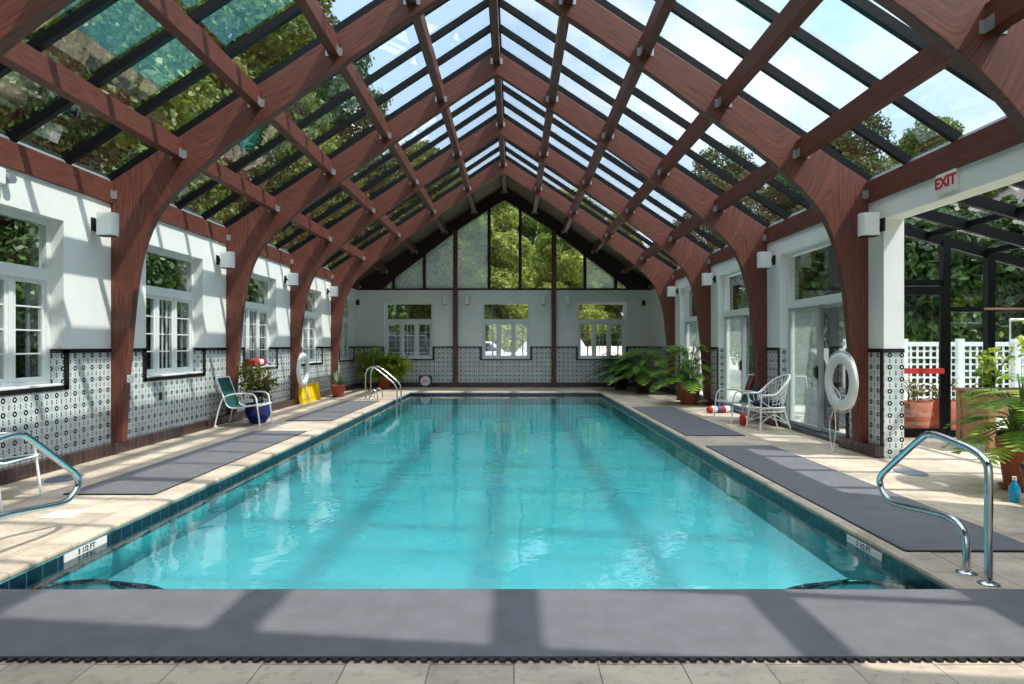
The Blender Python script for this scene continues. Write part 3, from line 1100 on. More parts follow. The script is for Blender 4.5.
# glass roof
def roof_pt(s_, xp, off):
    """point on slope side s_, horizontal distance xp from ridge, normal offset"""
    return Vector((CX + s_ * (xp + off * NRM.x), 0, APEX - SL * xp + off * NRM.z))
XE = 5.72
for bi in range(5):
    ya = ARCH[bi] + 0.02
    for s_, side in ((-1, 'left'), (1, 'right')):
        r = empty('glass_roof_panel', (0, 0, 0))
        tag(r, 'black framed sloping glass roof section, %s side, %s bay from the far gable' % (side, bay_word[bi]), 'glass roof', 'glass roof sections')
        up = Vector((s_ * NRM.x, 0, NRM.z))
        for j in range(4 + (1 if bi == 4 else 0)):
            y = ya + 0.05 + j * 0.9
            p0 = roof_pt(s_, -0.02, 0.055); p1 = roof_pt(s_, XE, 0.055)
            p0.y = p1.y = y
            m = MB().beam(p0, p1, .07, .085, up)
            q0 = roof_pt(s_, -0.02, 0.115); q1 = roof_pt(s_, XE, 0.115); q0.y = q1.y = y
            m.beam(q0, q1, .045, .03, up)
            m.build('glazing_bar', 'black_metal', r)
        for j in range(4):
            a = ya + 0.05 + j * 0.9 + .02; b = a + .86
            c = []
            for off in (0.085, 0.093):
                for xp, y in ((0.0, a), (0.0, b), (XE, b), (XE, a)):
                    p = roof_pt(s_, xp, off); p.y = y; c.append(p)
            MB().add(c, [(0, 1, 2, 3), (7, 6, 5, 4), (0, 4, 5, 1), (1, 5, 6, 2), (2, 6, 7, 3), (3, 7, 4, 0)]).build('glass_pane', 'roof_glass', r)
        p0 = roof_pt(s_, XE - .22, .05); p1 = p0.copy(); p0.y = ya; p1.y = ya + 3.6
        MB().beam(p0, p1, .10, .05, up).build('gutter_flashing', 'grey_flash', r)
rc = empty('ridge_cap')
MB().box(CX - .10, CX + .10, ARCH[0], ARCH[5] + .1, APEX + .04, APEX + .16).build('cap', 'black_metal', rc)
tag(rc, 'black metal cap along the top of the glass roof', 'ridge cap')

# solid roof over the end bay and behind the camera
mb = MB()
for a, b in ((YN - .2, ARCH[0] - .01), (ARCH[5] + AT + .02, YF + WT + .3)):
    for s_ in (-1, 1):
        c = []
        for off in (0.0, 0.16):
            for xp, y in ((0.0, a), (0.0, b), (5.85, b), (5.85, a)):
                p = roof_pt(s_, xp, off) if xp else Vector((CX, 0, APEX + off / NRM.z)); p.y = y; c.append(p)
        mb.add(c, [(0, 1, 2, 3), (7, 6, 5, 4), (0, 4, 5, 1), (1, 5, 6, 2), (2, 6, 7, 3), (3, 7, 4, 0)])
tag(mb.build('ceiling', 'soffit'), 'boarded solid roof over the end bay', kind='structure')

tag(MB().box(XR + WT, XR + WT + .95, 9.2, 20.0, 3.70, 3.80).build('added_overhang', 'white'), 'added overhang outside the right wall, keeping sun off the mats', kind='structure')  # put in to block sun from the right deck mats

# ------------------------------------------------------------------ wall lamps, signs
def wall_lamp():
    r = empty('wall_lamp')     # origin on the wall, +y out of the wall into the room
    MB().box(-.05, .05, 0, .03, -.09, .09).box(-.025, .025, .03, .10, -.03, .03).build('mount', 'black', r, bevel=.004)
    ol = [(-.085, .10), (.085, .10), (.085, .28)] + [(.085 * math.cos(a), .28 + .05 * math.sin(a)) for a in [PI * i / 8 for i in range(9)]] + [(-.085, .28)]
    ol2 = [(-.085, .10), (.085, .10)] + [(.085 * math.cos(a), .28 + .06 * math.sin(a)) for a in [PI * i / 8 for i in range(9)]]
    MB().prism(ol2, 'xy', -.155, .155).build('lamp_shade', 'lamp_white', r, bevel=.006)
    MB().prism([(x * .85, .10 + (y - .10) * .9) for x, y in ol2], 'xy', -.165, -.156).build('lower_rim', 'black', r)
    return r
wl0 = None
def place_lamp(loc, rz, label):
    global wl0
    if wl0 is None:
        wl0 = wall_lamp(); o = wl0
    else:
        o = dup(wl0)
    o.location = loc; o.rotation_euler = (0, 0, rz)
    tag(o, label, 'wall lamp', 'white wall lamps')
for k in range(2, 6):
    w = names[5 - k]
    place_lamp((XL, ARCH[k] - 0.38, 3.22), -PI / 2, 'white wall lamp on the left wall beside the arch %s from the gable' % w)
    place_lamp((XR, ARCH[k] - 0.36, 3.22), PI / 2, 'white wall lamp on the right wall beside the arch %s from the gable' % w)
for x, w in ((-2.56, 'left of the left timber post'), (-1.74, 'right of the left timber post'), (1.10, 'left of the right timber post'), (2.0, 'right of the right timber post')):
    place_lamp((x, YF, 3.22), PI, 'white wall lamp on the far wall just ' + w)

# exit sign
r = empty('exit_sign', (XR, 7.32, 3.47), PI / 2)   # local +y = -X into the room; local x = +Y
tag(r, 'white exit sign with red letters above the right opening', 'exit sign')
MB().box(-.17, .17, 0, .05, -.115, .115).build('housing', 'label_white', r, bevel=.006)
text_mesh('lettering', 'EXIT', .175, 'sign_red', r, (0, .052, 0), (PI / 2, 0, PI), .003)
# emergency light on the left
r = empty('emergency_light', (XL, 6.88, 3.45), -PI / 2)
tag(r, 'white emergency light with round lamp high on the left wall', 'emergency light')
MB().box(-.15, .12, 0, .09, -.09, .09).build('housing', 'lamp_white', r, bevel=.01)
for x in (-.22, .20):
    MB().tube([(x, .02, 0), (x, .11, 0)], .055, 16).build('lamp_head', 'galv', r)
for x, y, rz, lb in ((XL, 22.9, -PI / 2, 'small black speaker on the left wall by the far corner'), (4.83, YF, PI, 'small black speaker on the far wall in the right corner')):
    r = empty('speaker', (x, y, 3.12), rz)
    tag(r, lb, 'speaker', 'small black speakers')
    MB().box(-.06, .06, .03, .13, -.10, .10).build('cabinet', 'black', r, bevel=.01)
    MB().box(-.015, .015, 0, .04, -.03, .03).build('bracket', 'black', r)
# small white box on the fourth arch and black wall outlets
r = MB().box(CX - 5.19, CX - 5.11, ARCH[2] - .05, ARCH[2], 1.02, 1.13).build('control_box', 'lamp_white', None, bevel=.008)
tag(r, 'small white box fixed to the foot of the left near arch', 'control box')
for y, z, w in ((10.25, .72, 'behind the near left arch'), (15.25, .72, 'beyond the red bag'), (13.0, .30, 'beside the blue pot')):
    r = empty('wall_outlet', (XL, y, z), -PI / 2)
    tag(r, 'small dark outlet plate on the left tile dado ' + w, 'outlet', 'outlet plates')
    MB().box(-.04, .04, 0, .012, -.06, .06).build('cover_plate', 'black', r, bevel=.003)

# ------------------------------------------------------------------ mats, drains, rails
def deck_mat(x0, x1, y0, y1, label, comb=False):
    r = empty('floor_mat', ((x0 + x1) / 2, (y0 + y1) / 2, 0.004))
    tag(r, label, 'mat', 'grey rubber pool deck mats')
    w, l = (x1 - x0) / 2, (y1 - y0) / 2
    MB().box(-w, w, -l, l, 0, .012).build('mat_sheet', 'mat', r)
    e = MB().box(-w - .012, -w, -l, l, 0, .009).box(w, w + .012, -l, l, 0, .009).box(-w, w, -l - .012, -l, 0, .009).box(-w, w, l, l + .012, 0, .009)
    e.build('mat_edge', 'black', r)
    if comb:
        m = MB()
        n = int(2 * w / .055)
        for i in range(n):
            x = -w + (i + .5) * 2 * w / n
            m.box(x - .015, x + .015, -l - .035, -l - .012, 0, .01)
        m.build('edge_tabs', 'black', r)
deck_mat(-4.68, -3.74, 6.50, 11.25, 'grey deck mat along the left side, nearest the viewer of two')
deck_mat(-4.68, -3.74, 12.80, 17.35, 'grey deck mat along the left side by the far chrome rails')
deck_mat(2.95, 3.97, 4.71, 9.60, 'grey deck mat on the right beside the curved handrail')
deck_mat(2.95, 3.95, 10.70, 15.65, 'grey deck mat on the right in front of the white chairs')
deck_mat(-4.6, 4.6, 3.10, 3.95, 'wide grey mat across the near end of the pool', True)
r = MB().box(-4.28, -4.0, 5.62, 5.88, 0.0, .008).build('skimmer_lid', 'lid', None, bevel=.003)
tag(r, 'square white skimmer lid set in the left deck', 'pool lid')
for x, y, w in ((-5.25, 7.3, 'left'), (4.85, 7.65, 'right')):
    r = empty('floor_drain', (x, y, 0.0))
    tag(r, 'oval bluish drain cover in the %s deck' % w, 'floor drain', 'floor drains')
    MB().add([(.16 * math.cos(a), .24 * math.sin(a), .006) for a in [2 * PI * i / 24 for i in range(24)]] + [(.16 * math.cos(a), .24 * math.sin(a), 0.0) for a in [2 * PI * i / 24 for i in range(24)]],
             [tuple(range(24))] + [(i, i + 24, (i + 1) % 24 + 24, (i + 1) % 24) for i in range(24)]).build('drain_cover', 'drain', r)

def near_rail(x, label):
    r = empty('pool_handrail', (x, 4.17, 0))
    tag(r, label, 'handrail', 'curved chrome handrails at the near corners')
    P = [(0, 4.07, 0.0), (0, 4.07, .45), (0, 4.07, .72), (0, 4.10, .80), (0, 4.22, .855), (0, 4.55, .90), (0, 4.64, .895), (0, 4.74, .855), (0, 5.14, .56), (0, 5.25, .47), (0, 5.28, .40), (0, 5.22, .32), (0, 5.08, .275),
         (0, 4.62, .325), (0, 4.42, .335), (0, 4.31, .29), (0, 4.27, .20), (0, 4.27, 0.0)]
    pts = [(0, y - 4.17, z) for _, y, z in P]
    MB().tube(crom(pts, 5), .0245, 14).build('rail_tube', 'chrome', r)
    for y in (4.07, 4.27):
        MB().lathe([(.065, 0), (.065, .008), (.04, .02), (.026, .024)], (0, y - 4.17, 0)).build('flange', 'chrome', r)
near_rail(3.09, 'curved chrome handrail at the right near corner of the pool')
near_rail(-3.68, 'curved chrome handrail at the left near corner, partly out of frame')

def ladder_rail(y, label):
    r = empty('pool_ladder_rail', (-4.2, y, 0))
    tag(r, label, 'handrail', 'pair of chrome entry rails')
    P = [(0, 0, 0), (0, 0, .55), (.01, 0, .78), (.07, 0, .90), (.18, 0, .93), (.30, 0, .88), (.70, 0, .56), (.82, 0, .44), (.88, 0, .30), (.88, 0, -.05), (.88, 0, -.35)]
    MB().tube(crom(P, 5), .022, 10).build('rail_tube', 'chrome', r)
    MB().lathe([(.06, 0), (.06, .01), (.03, .022)], (0, 0, 0), 16).build('flange', 'chrome', r)
    MB().tube(crom([(.10, 0, 0), (.12, 0, .2), (.22, 0, .30), (.32, 0, .2), (.34, 0, 0)], 4), .014, 8).build('lower_loop', 'chrome', r)
ladder_rail(17.7, 'chrome entry rail at the left far side, the nearer of the pair')
ladder_rail(18.35, 'chrome entry rail at the left far side, the farther of the pair')

# ------------------------------------------------------------------ ring buoys
def ring_buoy(loc, face, label):
    r = empty('life_ring', loc)
    tag(r, label, 'life ring', 'white life rings on the arches')
    R, rr = .345, .082
    vs = []; fs = []
    n, m = 40, 14
    for i in range(n):
        a = 2 * PI * i / n
        for j in range(m):
            b = 2 * PI * j / m
            rad = R + rr * math.cos(b)
            vs.append((rr * .62 * math.sin(b), rad * math.cos(a), rad * math.sin(a)))
    for i in range(n):
        for j in range(m):
            fs.append((i * m + j, ((i + 1) % n) * m + j, ((i + 1) % n) * m + (j + 1) % m, i * m + (j + 1) % m))
    MB().add(vs, fs, True).build('ring_body', 'ring', r)
    for q in range(4):
        a0 = PI / 4 + q * PI / 2
        pts = [(.052 * math.cos(2 * PI * t / 12), 0, 0) for t in range(12)]
        band = []
        for t in range(13):
            b = 2 * PI * t / 12
            rad = R + (rr + .003) * math.cos(b)
            band.append(((rr * .62 + .003) * math.sin(b), rad * math.cos(a0), rad * math.sin(a0)))
        MB().tube(band[:-1], .008, 6, closed=True).build('rope_band', 'rope', r)
    # grab rope around the outside, hanging tail
    g = [(0, (R + rr + .012 + .02 * abs(math.sin(2 * a))) * math.cos(a), (R + rr + .012 + .02 * abs(math.sin(2 * a))) * math.sin(a)) for a in [2 * PI * i / 48 for i in range(48)]]
    MB().tube(g, .007, 6, closed=True).build('grab_rope', 'rope', r)
    z0 = -loc[2]
    MB().tube(crom([(face * .06, .04, .25), (face * .08, .12, .0), (face * .08, -.14, -.2), (face * .08, .0, -.42), (face * .10, -.05, -.7), (face * .11, .02, z0 + .01)], 6), .007, 6).build('hanging_rope', 'rope', r)
    MB().tube(crom([(face * .08, .0, -.35), (face * .10, .12, -.62), (face * .13, .0, z0 + .05), (face * .2, -.25, z0 + .01)], 6), .007, 6).build('rope_tail', 'rope', r)
    MB().tube([(-face * .10, 0, R + rr), (face * .03, 0, R + rr + .0), (face * .03, 0, R + rr + .05)], .008, 6).build('hook', 'galv', r)
    return r
ring_buoy((4.735, ARCH[2] + .065, 1.03), -1, 'white life ring hanging on the near right arch beside the sliding door')
ring_buoy((-5.46, ARCH[4] + .0, .92), 1, 'white life ring hanging on the left arch above the yellow board')

# ------------------------------------------------------------------ chairs
def sling_chair(name='patio_chair'):
    r = empty(name)
    w = .27
    side = [(.44, 0.0), (.40, .30), (.365, .54), (.31, .625), (.22, .645), (-.02, .64), (-.20, .60), (-.30, .50), (-.37, .30), (-.43, .04)]
    pl = [(x, -w, z) for x, z in side] + [(-.45, -w + .05, .018), (-.45, w - .05, .018)] + [(x, w, z) for x, z in side[::-1]]
    MB().tube(crom(pl, 5), .0135, 10).build('tube_frame', 'white_tube', r)
    rail = [(-.42, .94), (-.36, .78), (-.27, .55), (-.22, .43), (-.15, .375), (-.05, .37), (.20, .405), (.40, .43), (.43, .42)]
    rp = crom([(x, 0, z) for x, z in rail], 5)
    for s_ in (-1, 1):
        MB().tube([(p.x, s_ * (w - .03), p.z) for p in rp], .012, 8).build('sling_rail', 'white_tube', r)
    for cx_, cz_, cw_ in ((.42, .42, .03), (-.05, .36, .03), (-.42, .94, .03), (.37, .40, 0)):
        MB().tube([(cx_, -w + cw_, cz_), (cx_, w - cw_, cz_)], .011, 8).build('crossbar', 'white_tube', r)
    vs = []; fs = []
    ww = w - .04
    for i, p in enumerate(rp):
        for j in range(5):
            y = -ww + 2 * ww * j / 4
            sag = -.012 * (1 - (y / ww) ** 2)
            vs.append((p.x, y, p.z + sag))
    n = len(rp)
    off = n * 5
    vs += [(x, y, z - .004) for x, y, z in vs]
    for i in range(n - 1):
        for j in range(4):
            a = i * 5 + j
            fs.append((a, a + 1, a + 6, a + 5)); fs.append((a + off, a + 5 + off, a + 6 + off, a + 1 + off))
    MB().add(vs, fs, True).build('fabric_sling', 'sling', r)
    return r
c0 = sling_chair()
c0.location = (-5.19, 12.02, 0); c0.rotation_euler = (0, 0, -.05)
GCH = 'white tube chairs with green slings'
tag(c0, 'white tubular chair with green sling, beside the blue plant pot', 'chair', GCH)
c1 = dup(c0, loc=(-5.32, 6.18, 0), rz=.05, label='white tubular chair with green sling cut off by the left frame edge')
c2 = dup(c0, loc=(4.60, 12.72, 0), rz=PI + .34, label='white tubular chair with green sling behind the wicker chair on the right')

def wicker_chair():
    r = empty('wicker_chair')
    mb = MB
    legs = [((.24, -.23), (.27, -.27)), ((.24, .23), (.27, .27)), ((-.22, -.20), (-.33, -.24)), ((-.22, .20), (-.33, .24))]
    for (tx, ty), (bx, by) in legs:
        top = .62 if tx > 0 else .42
        MB().tube(crom([(bx, by, 0), ((tx * .6 + bx * .4), (ty * .6 + by * .4), .2), (tx, ty, .40), (tx + (.01 if tx > 0 else 0), ty * 1.05, top)], 4), .017, 8).build('leg', 'white_tube', r)
    # seat ring and apron
    ringp = [(.26 * (1 if abs(math.cos(a)) > 0 else 1) * math.copysign(abs(math.cos(a)) ** .6, math.cos(a)), .25 * math.copysign(abs(math.sin(a)) ** .6, math.sin(a)), .40) for a in [2 * PI * i / 32 for i in range(32)]]
    s_ = MB().tube(ringp, .018, 8, closed=True)
    s_.tube([(x, y, z - .07) for x, y, z in ringp], .012, 6, closed=True)
    for x, y, z in ringp:
        s_.tube([(x, y, .33), (x, y, .40)], .006, 5)
    s_.build('seat_frame', 'white_tube', r)
    MB().lathe([(.10, 0), (.22, .005), (.26, .04), (.26, .085), (.22, .125), (.08, .14)], (0, 0, .395), 28).build('seat_cushion', 'navy', r)
    # back hoop: horseshoe from arm front, round behind, high in the middle
    hoop = []
    for i in range(25):
        a = -PI * .78 + (2 * PI * .78) * i / 24       # 0 = back centre
        k = abs(a) / (PI * .78)
        x = -.14 - .27 * math.cos(a * .62) + .47 * k ** 1.6
        y = .30 * math.sin(min(1, max(-1, a / (PI * .5))) * PI / 2)
        z = .64 + .36 * max(0, math.cos(min(k * 1.45, 1) * PI / 2)) ** .8
        hoop.append((x, y, z))
    bk = MB().tube(crom(hoop, 3), .020, 8)
    bk.build('arm_hoop', 'white_tube', r)
    sp = MB()
    for i in range(2, 23):
        hx, hy, hz = hoop[i]
        a = math.atan2(hy, -hx)
        bx, by = -.25 * math.cos(a) if hx < 0 else hx * .9, max(-.25, min(.25, hy * .85))
        sp.tube([(hx, hy, hz), ((hx + bx) / 2 - .01, (hy + by) / 2, (hz + .40) / 2), (bx, by, .40)], .006, 5)
    for lv in (.25, .5, .72, .88):
        row = []
        for i in range(3, 22):
            hx, hy, hz = hoop[i]
            a = math.atan2(hy, -hx)
            bx, by = -.25 * math.cos(a) if hx < 0 else hx * .9, max(-.25, min(.25, hy * .85))
            row.append((bx + (hx - bx) * lv, by + (hy - by) * lv, .40 + (hz - .40) * lv))
        sp.tube(row, .006, 5)
    sp.build('woven_back', 'white_tube', r)
    st = MB()
    st.tube(crom([(.27, -.26, .10), (0, -.05, .22), (-.30, .22, .10)], 4), .010, 6)
    st.tube(crom([(.27, .26, .10), (0, .05, .22), (-.30, -.22, .10)], 4), .010, 6)
    for s2 in (-1, 1):
        st.tube(crom([(.26, s2 * .25, .12), (.0, s2 * .24, .27), (-.28, s2 * .22, .12)], 4), .010, 6)
        st.tube(crom([(.28, s2 * .24, .62), (.20, s2 * .25, .50), (.05, s2 * .25, .41)], 4), .010, 6)
    st.build('brace', 'white_tube', r)
    return r
wc = wicker_chair()
wc.location = (4.74, 11.70, 0); wc.rotation_euler = (0, 0, PI + .10)
tag(wc, 'white wicker armchair with navy round cushion by the sliding door', 'chair')
# red towel over the green chair
tw = MB()
n = 8
vs = []; fs = []
for k, off in enumerate((0, .018)):
    for i, (x, z) in enumerate([(4.80, .50), (4.85, .66), (4.91, .82), (4.97, .935), (5.01, .955), (5.04, .88)]):
        for j in range(n):
            vs.append((x - off * .9 + .02, 12.86 + j * .03 + .006 * math.sin(j * 2 + i), z + off + .008 * math.sin(j * 1.7)))
for k in range(2):
    for i in range(5):
        for j in range(n - 1):
            a = k * 6 * n + i * n + j
            fs.append((a, a + 1, a + n + 1, a + n))
tw.add(vs, fs, True)
tag(tw.build('towel', 'red'), 'red towel hanging on the back of the right green chair', 'towel')
# red bag by the wicker chair
tag(MB().lathe([(.04, 0), (.06, .03), (.062, .14), (.045, .22), (.02, .25)], (4.42, 12.08, 0), 16).build('cloth_bag', 'red'), 'small red cloth bag on the floor behind the wicker chair', 'bag')
# striped towel roll
def stripe_mat():
    t = NT('striped_towel')
    sp = t.n('SeparateXYZ'); t.l(t.obj(), sp.inputs[0])
    f = t.math('FRACT', t.math('MULTIPLY', sp.outputs[0], 3.0))
    c = t.mix(t.math('LESS_THAN', f, .33), srgb(232, 234, 234), srgb(170, 36, 44))
    c = t.mix(t.math('GREATER_THAN', f, .72), c, srgb(48, 96, 150))
    return t.done(t.bsdf(c, .8))
M['stripes'] = stripe_mat()
r = empty('beach_towel', (4.72, 14.35, .0), .35)
tag(r, 'rolled red, white and blue striped towel on the right deck', 'towel')
MB().tube(crom([(-.32, 0, .08), (-.1, .03, .085), (.12, -.02, .08), (.32, .02, .08)], 4), [.055] + [.08] * 11 + [.05], 12).build('towel_roll', 'stripes', r)
MB().tube(crom([(-.2, .16, .06), (.1, .17, .06), (.42, .12, .06)], 4), [.04] + [.058] * 7 + [.04], 12).build('towel_fold', 'stripes', r)

# ------------------------------------------------------------------ items along the left wall
r = empty('rescue_bag', (XL - .05, 14.15, WZ0 + .03))
tag(r, 'red cylindrical bag with white label on the left window sill', 'bag')
MB().tube([(0, -.46, .095), (0, -.44, .095), (0, .40, .095), (0, .42, .095)], [.06, .092, .092, .06], 16).build('bag_body', 'red', r)
lab = [(.0955 * math.cos(a), .095 + .0955 * math.sin(a)) for a in [-.5 + 1.3 * i / 8 for i in range(9)]]
vs = [(x, y, z) for y in (.02, .24) for x, z in lab]
MB().add(vs, [(i, i + 1, i + 10, i + 9) for i in range(8)]).build('white_label', 'label_white', r)
MB().tube([(0, -.30, .095), (0, -.27, .095)], .0945, 16).build('strap', 'navy', r)
MB().tube(crom([(.05, .42, .08), (.08, .55, .06), (.09, .62, .02), (.10, .70, .015)], 4), .010, 6).build('cord', 'black', r)

r = empty('plastic_board', (-5.60, 17.1, 0), 0)
tag(r, 'yellow slotted plastic board leaning on the left wall below the life ring', 'plastic board')
mb = MB()
o = Vector((0, 0, 0))
L = 1.50
ys = np.linspace(-L / 2, L / 2, 13)
rot = Matrix.Rotation(-.18, 3, 'Y')
def yb(mb, x0, x1, y0, y1, z0, z1):
    i = len(mb.v); mb.box(x0, x1, y0, y1, z0, z1)
    mb.v[i:] = [tuple(rot @ Vector(v)) for v in mb.v[i:]]
yb(mb, 0, .03, -L / 2, L / 2, .12, .50)
yb(mb, 0, .03, -L / 2, L / 2, 0, .05)
for i in range(12):
    yb(mb, 0, .03, ys[i], ys[i] + .06, .05, .12)
yb(mb, 0, .03, L / 2 - .03, L / 2, .05, .12)
yb(mb, .03, .09, -L / 2, -L / 2 + .04, 0, .50)
yb(mb, .03, .09, L / 2 - .04, L / 2, 0, .50)
yb(mb, .03, .07, -L / 2, L / 2, .47, .50)
for i in range(1, 12, 2):
    yb(mb, .03, .045, ys[i] - .01, ys[i] + .01, .14, .46)
mb.build('board_panel', 'yellow', r, bevel=.006)
# round sign by the far wall
r = empty('pool_sign', (-3.28, YF - CP - .09, 0))
tag(r, 'round white sign on blue square board, standing by the far wall', 'sign')
MB().box(-.24, .24, 0, .02, 0, .44).build('sign_board', 'sign_blue', r, bevel=.01)
MB().tube([(0, 0, .23), (0, -.012, .23)], .185, 32).build('sign_disc', 'label_white', r)
MB().box(-.10, .10, -.016, -.012, .235, .25).box(-.08, .08, -.016, -.012, .20, .212).build('faded_lines', 'sign_red', r)

# ------------------------------------------------------------------ pots and plants
def pot_mesh(kind, R, H):
    rb = R * .68
    if kind == 'rim':
        return MB().lathe([(rb, 0), (R * .93, H * .80), (R, H * .80), (R * 1.02, H), (R * .90, H), (R * .88, H * .86)], seg=28)
    if kind == 'urn':
        return MB().lathe([(R * .55, 0), (R * .9, H * .35), (R, H * .6), (R * .92, H * .88), (R * 1.0, H), (R * .88, H), (R * .84, H * .88)], seg=28)
    return MB().lathe([(R * .75, 0), (R, H), (R * .92, H), (R * .9, H * .9)], seg=28)

def add_pot(r, mat, kind, R, H, saucer=True):
    pot_mesh(kind, R, H).build('pot', mat, r)
    MB().lathe([(R * .86, H * .86), (R * .5, H * .88), (.01, H * .885)], seg=24).build('soil', 'soil', r)
    if saucer:
        MB().lathe([(R * .80, 0), (R * .95, .035), (R * .90, .035), (R * .76, .012)], seg=24).build('saucer', mat, r)

def clampx(mb, loc, rnd):
    if abs(loc[0]) > 5.45: return
    for i, v in enumerate(mb.v):
        x, y, z = v[0] + loc[0], v[1] + loc[1], v[2]
        if x > XR - .13: x = XR - .13 - rnd.uniform(0, .02)
        if x < XL + .13: x = XL + .13 + rnd.uniform(0, .02)
        if y > YF - .15: y = YF - .15 - rnd.uniform(0, .02)
        mb.v[i] = (x - loc[0], y - loc[1], max(z, .01))

def phil_leaf(mb, base, d, size, rnd, droop=.4):
    """deeply lobed leaf"""
    d = d.normalized()
    side = d.cross(Vector((0, 0, 1)))
    if side.length < .1: side = Vector((1, 0, 0))
    side.normalize()
    upv = side.cross(d).normalized()
    n = 7
    mid = []
    for i in range(n + 1):
        t = i / n
        mid.append(base + d * (size * t) - Vector((0, 0, 1)) * (droop * size * t * t))
    for i in range(n):
        t = (i + .5) / n
        ln = size * .70 * math.sin(PI * (0.18 + .75 * t)) * (1.05 - .25 * t)
        for s_ in (-1, 1):
            a = mid[i]; b = mid[i + 1]
            out = (side * s_ + d * (.35 + .5 * t)).normalized()
            tip = (a + b) / 2 + out * ln - Vector((0, 0, 1)) * (ln * .25) + upv * (.12 * ln)
            a = a.lerp(b, .03); m1 = a.lerp(tip, .5) - d * size * .035; m2 = b.lerp(tip, .5) + d * size * .035; b = a.lerp(b, .94)
            mb.add([a, m1, tip, m2, b], [(0, 1, 2, 3, 4)] if s_ > 0 else [(4, 3, 2, 1, 0)], True)
    return mid

def phil_plant(name, loc, R, H, potmat, potkind, nst, spread, height, leafsize, mat, label, seed, potk=None, squash=1.0):
    rnd = random.Random(seed)
    r = empty(name, loc)
    tag(r, label, 'potted plant')
    add_pot(r, potmat, potkind, R, H)
    st = MB(); lf = MB()
    for i in range(nst):
        a = 2 * PI * i * .618 + rnd.uniform(-.2, .2)
        q = (i + .5) / nst
        rad = spread * (.25 + .75 * q) * rnd.uniform(.8, 1.05)
        hh = height * (1.0 - .62 * q ** 1.5) * rnd.uniform(.85, 1.05)
        dv = Vector((math.cos(a), math.sin(a) * squash, 0))
        base = Vector((0, 0, H * .88)) + dv * R * .3
        tip = Vector((0, 0, H * .5)) + dv * rad * .62 + Vector((0, 0, max(hh - H * .5, .1)))
        midp = base.lerp(tip, .5) + Vector((0, 0, .10 * height)) - dv * .05 * spread
        path = crom([base, midp, tip], 4)
        st.tube(path, [.011] * 4 + [.008] * 5, 6)
        phil_leaf(lf, tip, (dv * 1.0 + Vector((0, 0, .35 * (1 - q) - .15))), leafsize * rnd.uniform(.75, 1.1), rnd)
    clampx(lf, loc, rnd); clampx(st, loc, rnd)
    st.build('stems', 'stem', r)
    lf.build('foliage', mat, r)
    return r

def leaf_cloud(mb, rnd, n, fn, size, aspect=.55, mi=0):
    for i in range(n):
        p, nrm = fn(rnd)
        a = Vector((rnd.gauss(0, 1), rnd.gauss(0, 1), rnd.gauss(0, .6) - .2)).normalized()
        b = a.cross(nrm + Vector((rnd.gauss(0, .4), rnd.gauss(0, .4), rnd.gauss(0, .4)))).normalized()
        s_ = size * rnd.uniform(.6, 1.25)
        w = s_ * aspect / 2
        mb.add([p, p + a * s_ * .5 + b * w, p + a * s_, p + a * s_ * .5 - b * w], [(0, 1, 2, 3)], True, mi)

def bush_plant(name, loc, R, H, potmat, potkind, rx, ry, z0, z1, n, size, mat, label, seed, saucer=True, lean=(0, 0)):
    rnd = random.Random(seed)
    r = empty(name, loc)
    tag(r, label, 'potted plant')
    add_pot(r, potmat, potkind, R, H, saucer)
    st = MB(); ends = []
    for i in range(9):
        a = 2 * PI * i / 9 + rnd.uniform(-.3, .3)
        q = rnd.uniform(.35, .95)
        e_ = Vector((math.cos(a) * rx * q + lean[0], math.sin(a) * ry * q + lean[1], z0 + (z1 - z0) * rnd.uniform(.45, .95)))
        st.tube(crom([(math.cos(a) * R * .3, math.sin(a) * R * .3, H * .85), (e_.x * .4, e_.y * .4, H * .85 + (e_.z - H * .85) * .6), e_], 4), .008, 5)
        ends.append(e_)
    def fn(rn):
        e_ = rn.choice(ends)
        t = rn.uniform(.35, 1.0)
        p = Vector((e_.x * t, e_.y * t, H * .85 + (e_.z - H * .85) * t)) + Vector((rn.gauss(0, rx * .22), rn.gauss(0, ry * .22), rn.gauss(0, (z1 - z0) * .10)))
        p.z = max(p.z, z0)
        return p, Vector((0, 0, 1))
    lf = MB(); leaf_cloud(lf, rnd, n, fn, size)
    clampx(lf, loc, rnd); clampx(st, loc, rnd)
    st.build('stems', 'twig', r)
    lf.build('foliage', mat, r)
    return r

def blade_plant(name, loc, R, H, potmat, potkind, n, length, mat, label, seed, width=.03, stiff=.5):
    rnd = random.Random(seed)
    r = empty(name, loc)
    tag(r, label, 'potted plant')
    add_pot(r, potmat, potkind, R, H)
    lf = MB()
    for i in range(n):
        a = rnd.uniform(0, 2 * PI)
        d = Vector((math.cos(a), math.sin(a), 0)); sd = Vector((-d.y, d.x, 0))
        out = rnd.uniform(.25, 1.0); L = length * rnd.uniform(.7, 1.1)
        pts = []
        for k in range(7):
            t = k / 6
            pts.append(Vector((0, 0, H * .88)) + d * (R * .2 + out * L * t * .8) + Vector((0, 0, L * (t * (1.15 - out * .4) - (1 - stiff) * 1.1 * out * t * t))))
        for k in range(6):
            w0 = width * (1 - k / 6) ** .6; w1 = width * (1 - (k + 1) / 6) ** .6 if k < 5 else .001
            lf.add([pts[k] - sd * w0, pts[k] + sd * w0, pts[k + 1] + sd * w1, pts[k + 1] - sd * w1], [(0, 1, 2, 3)], True)
    lf.build('foliage', mat, r)
    return r

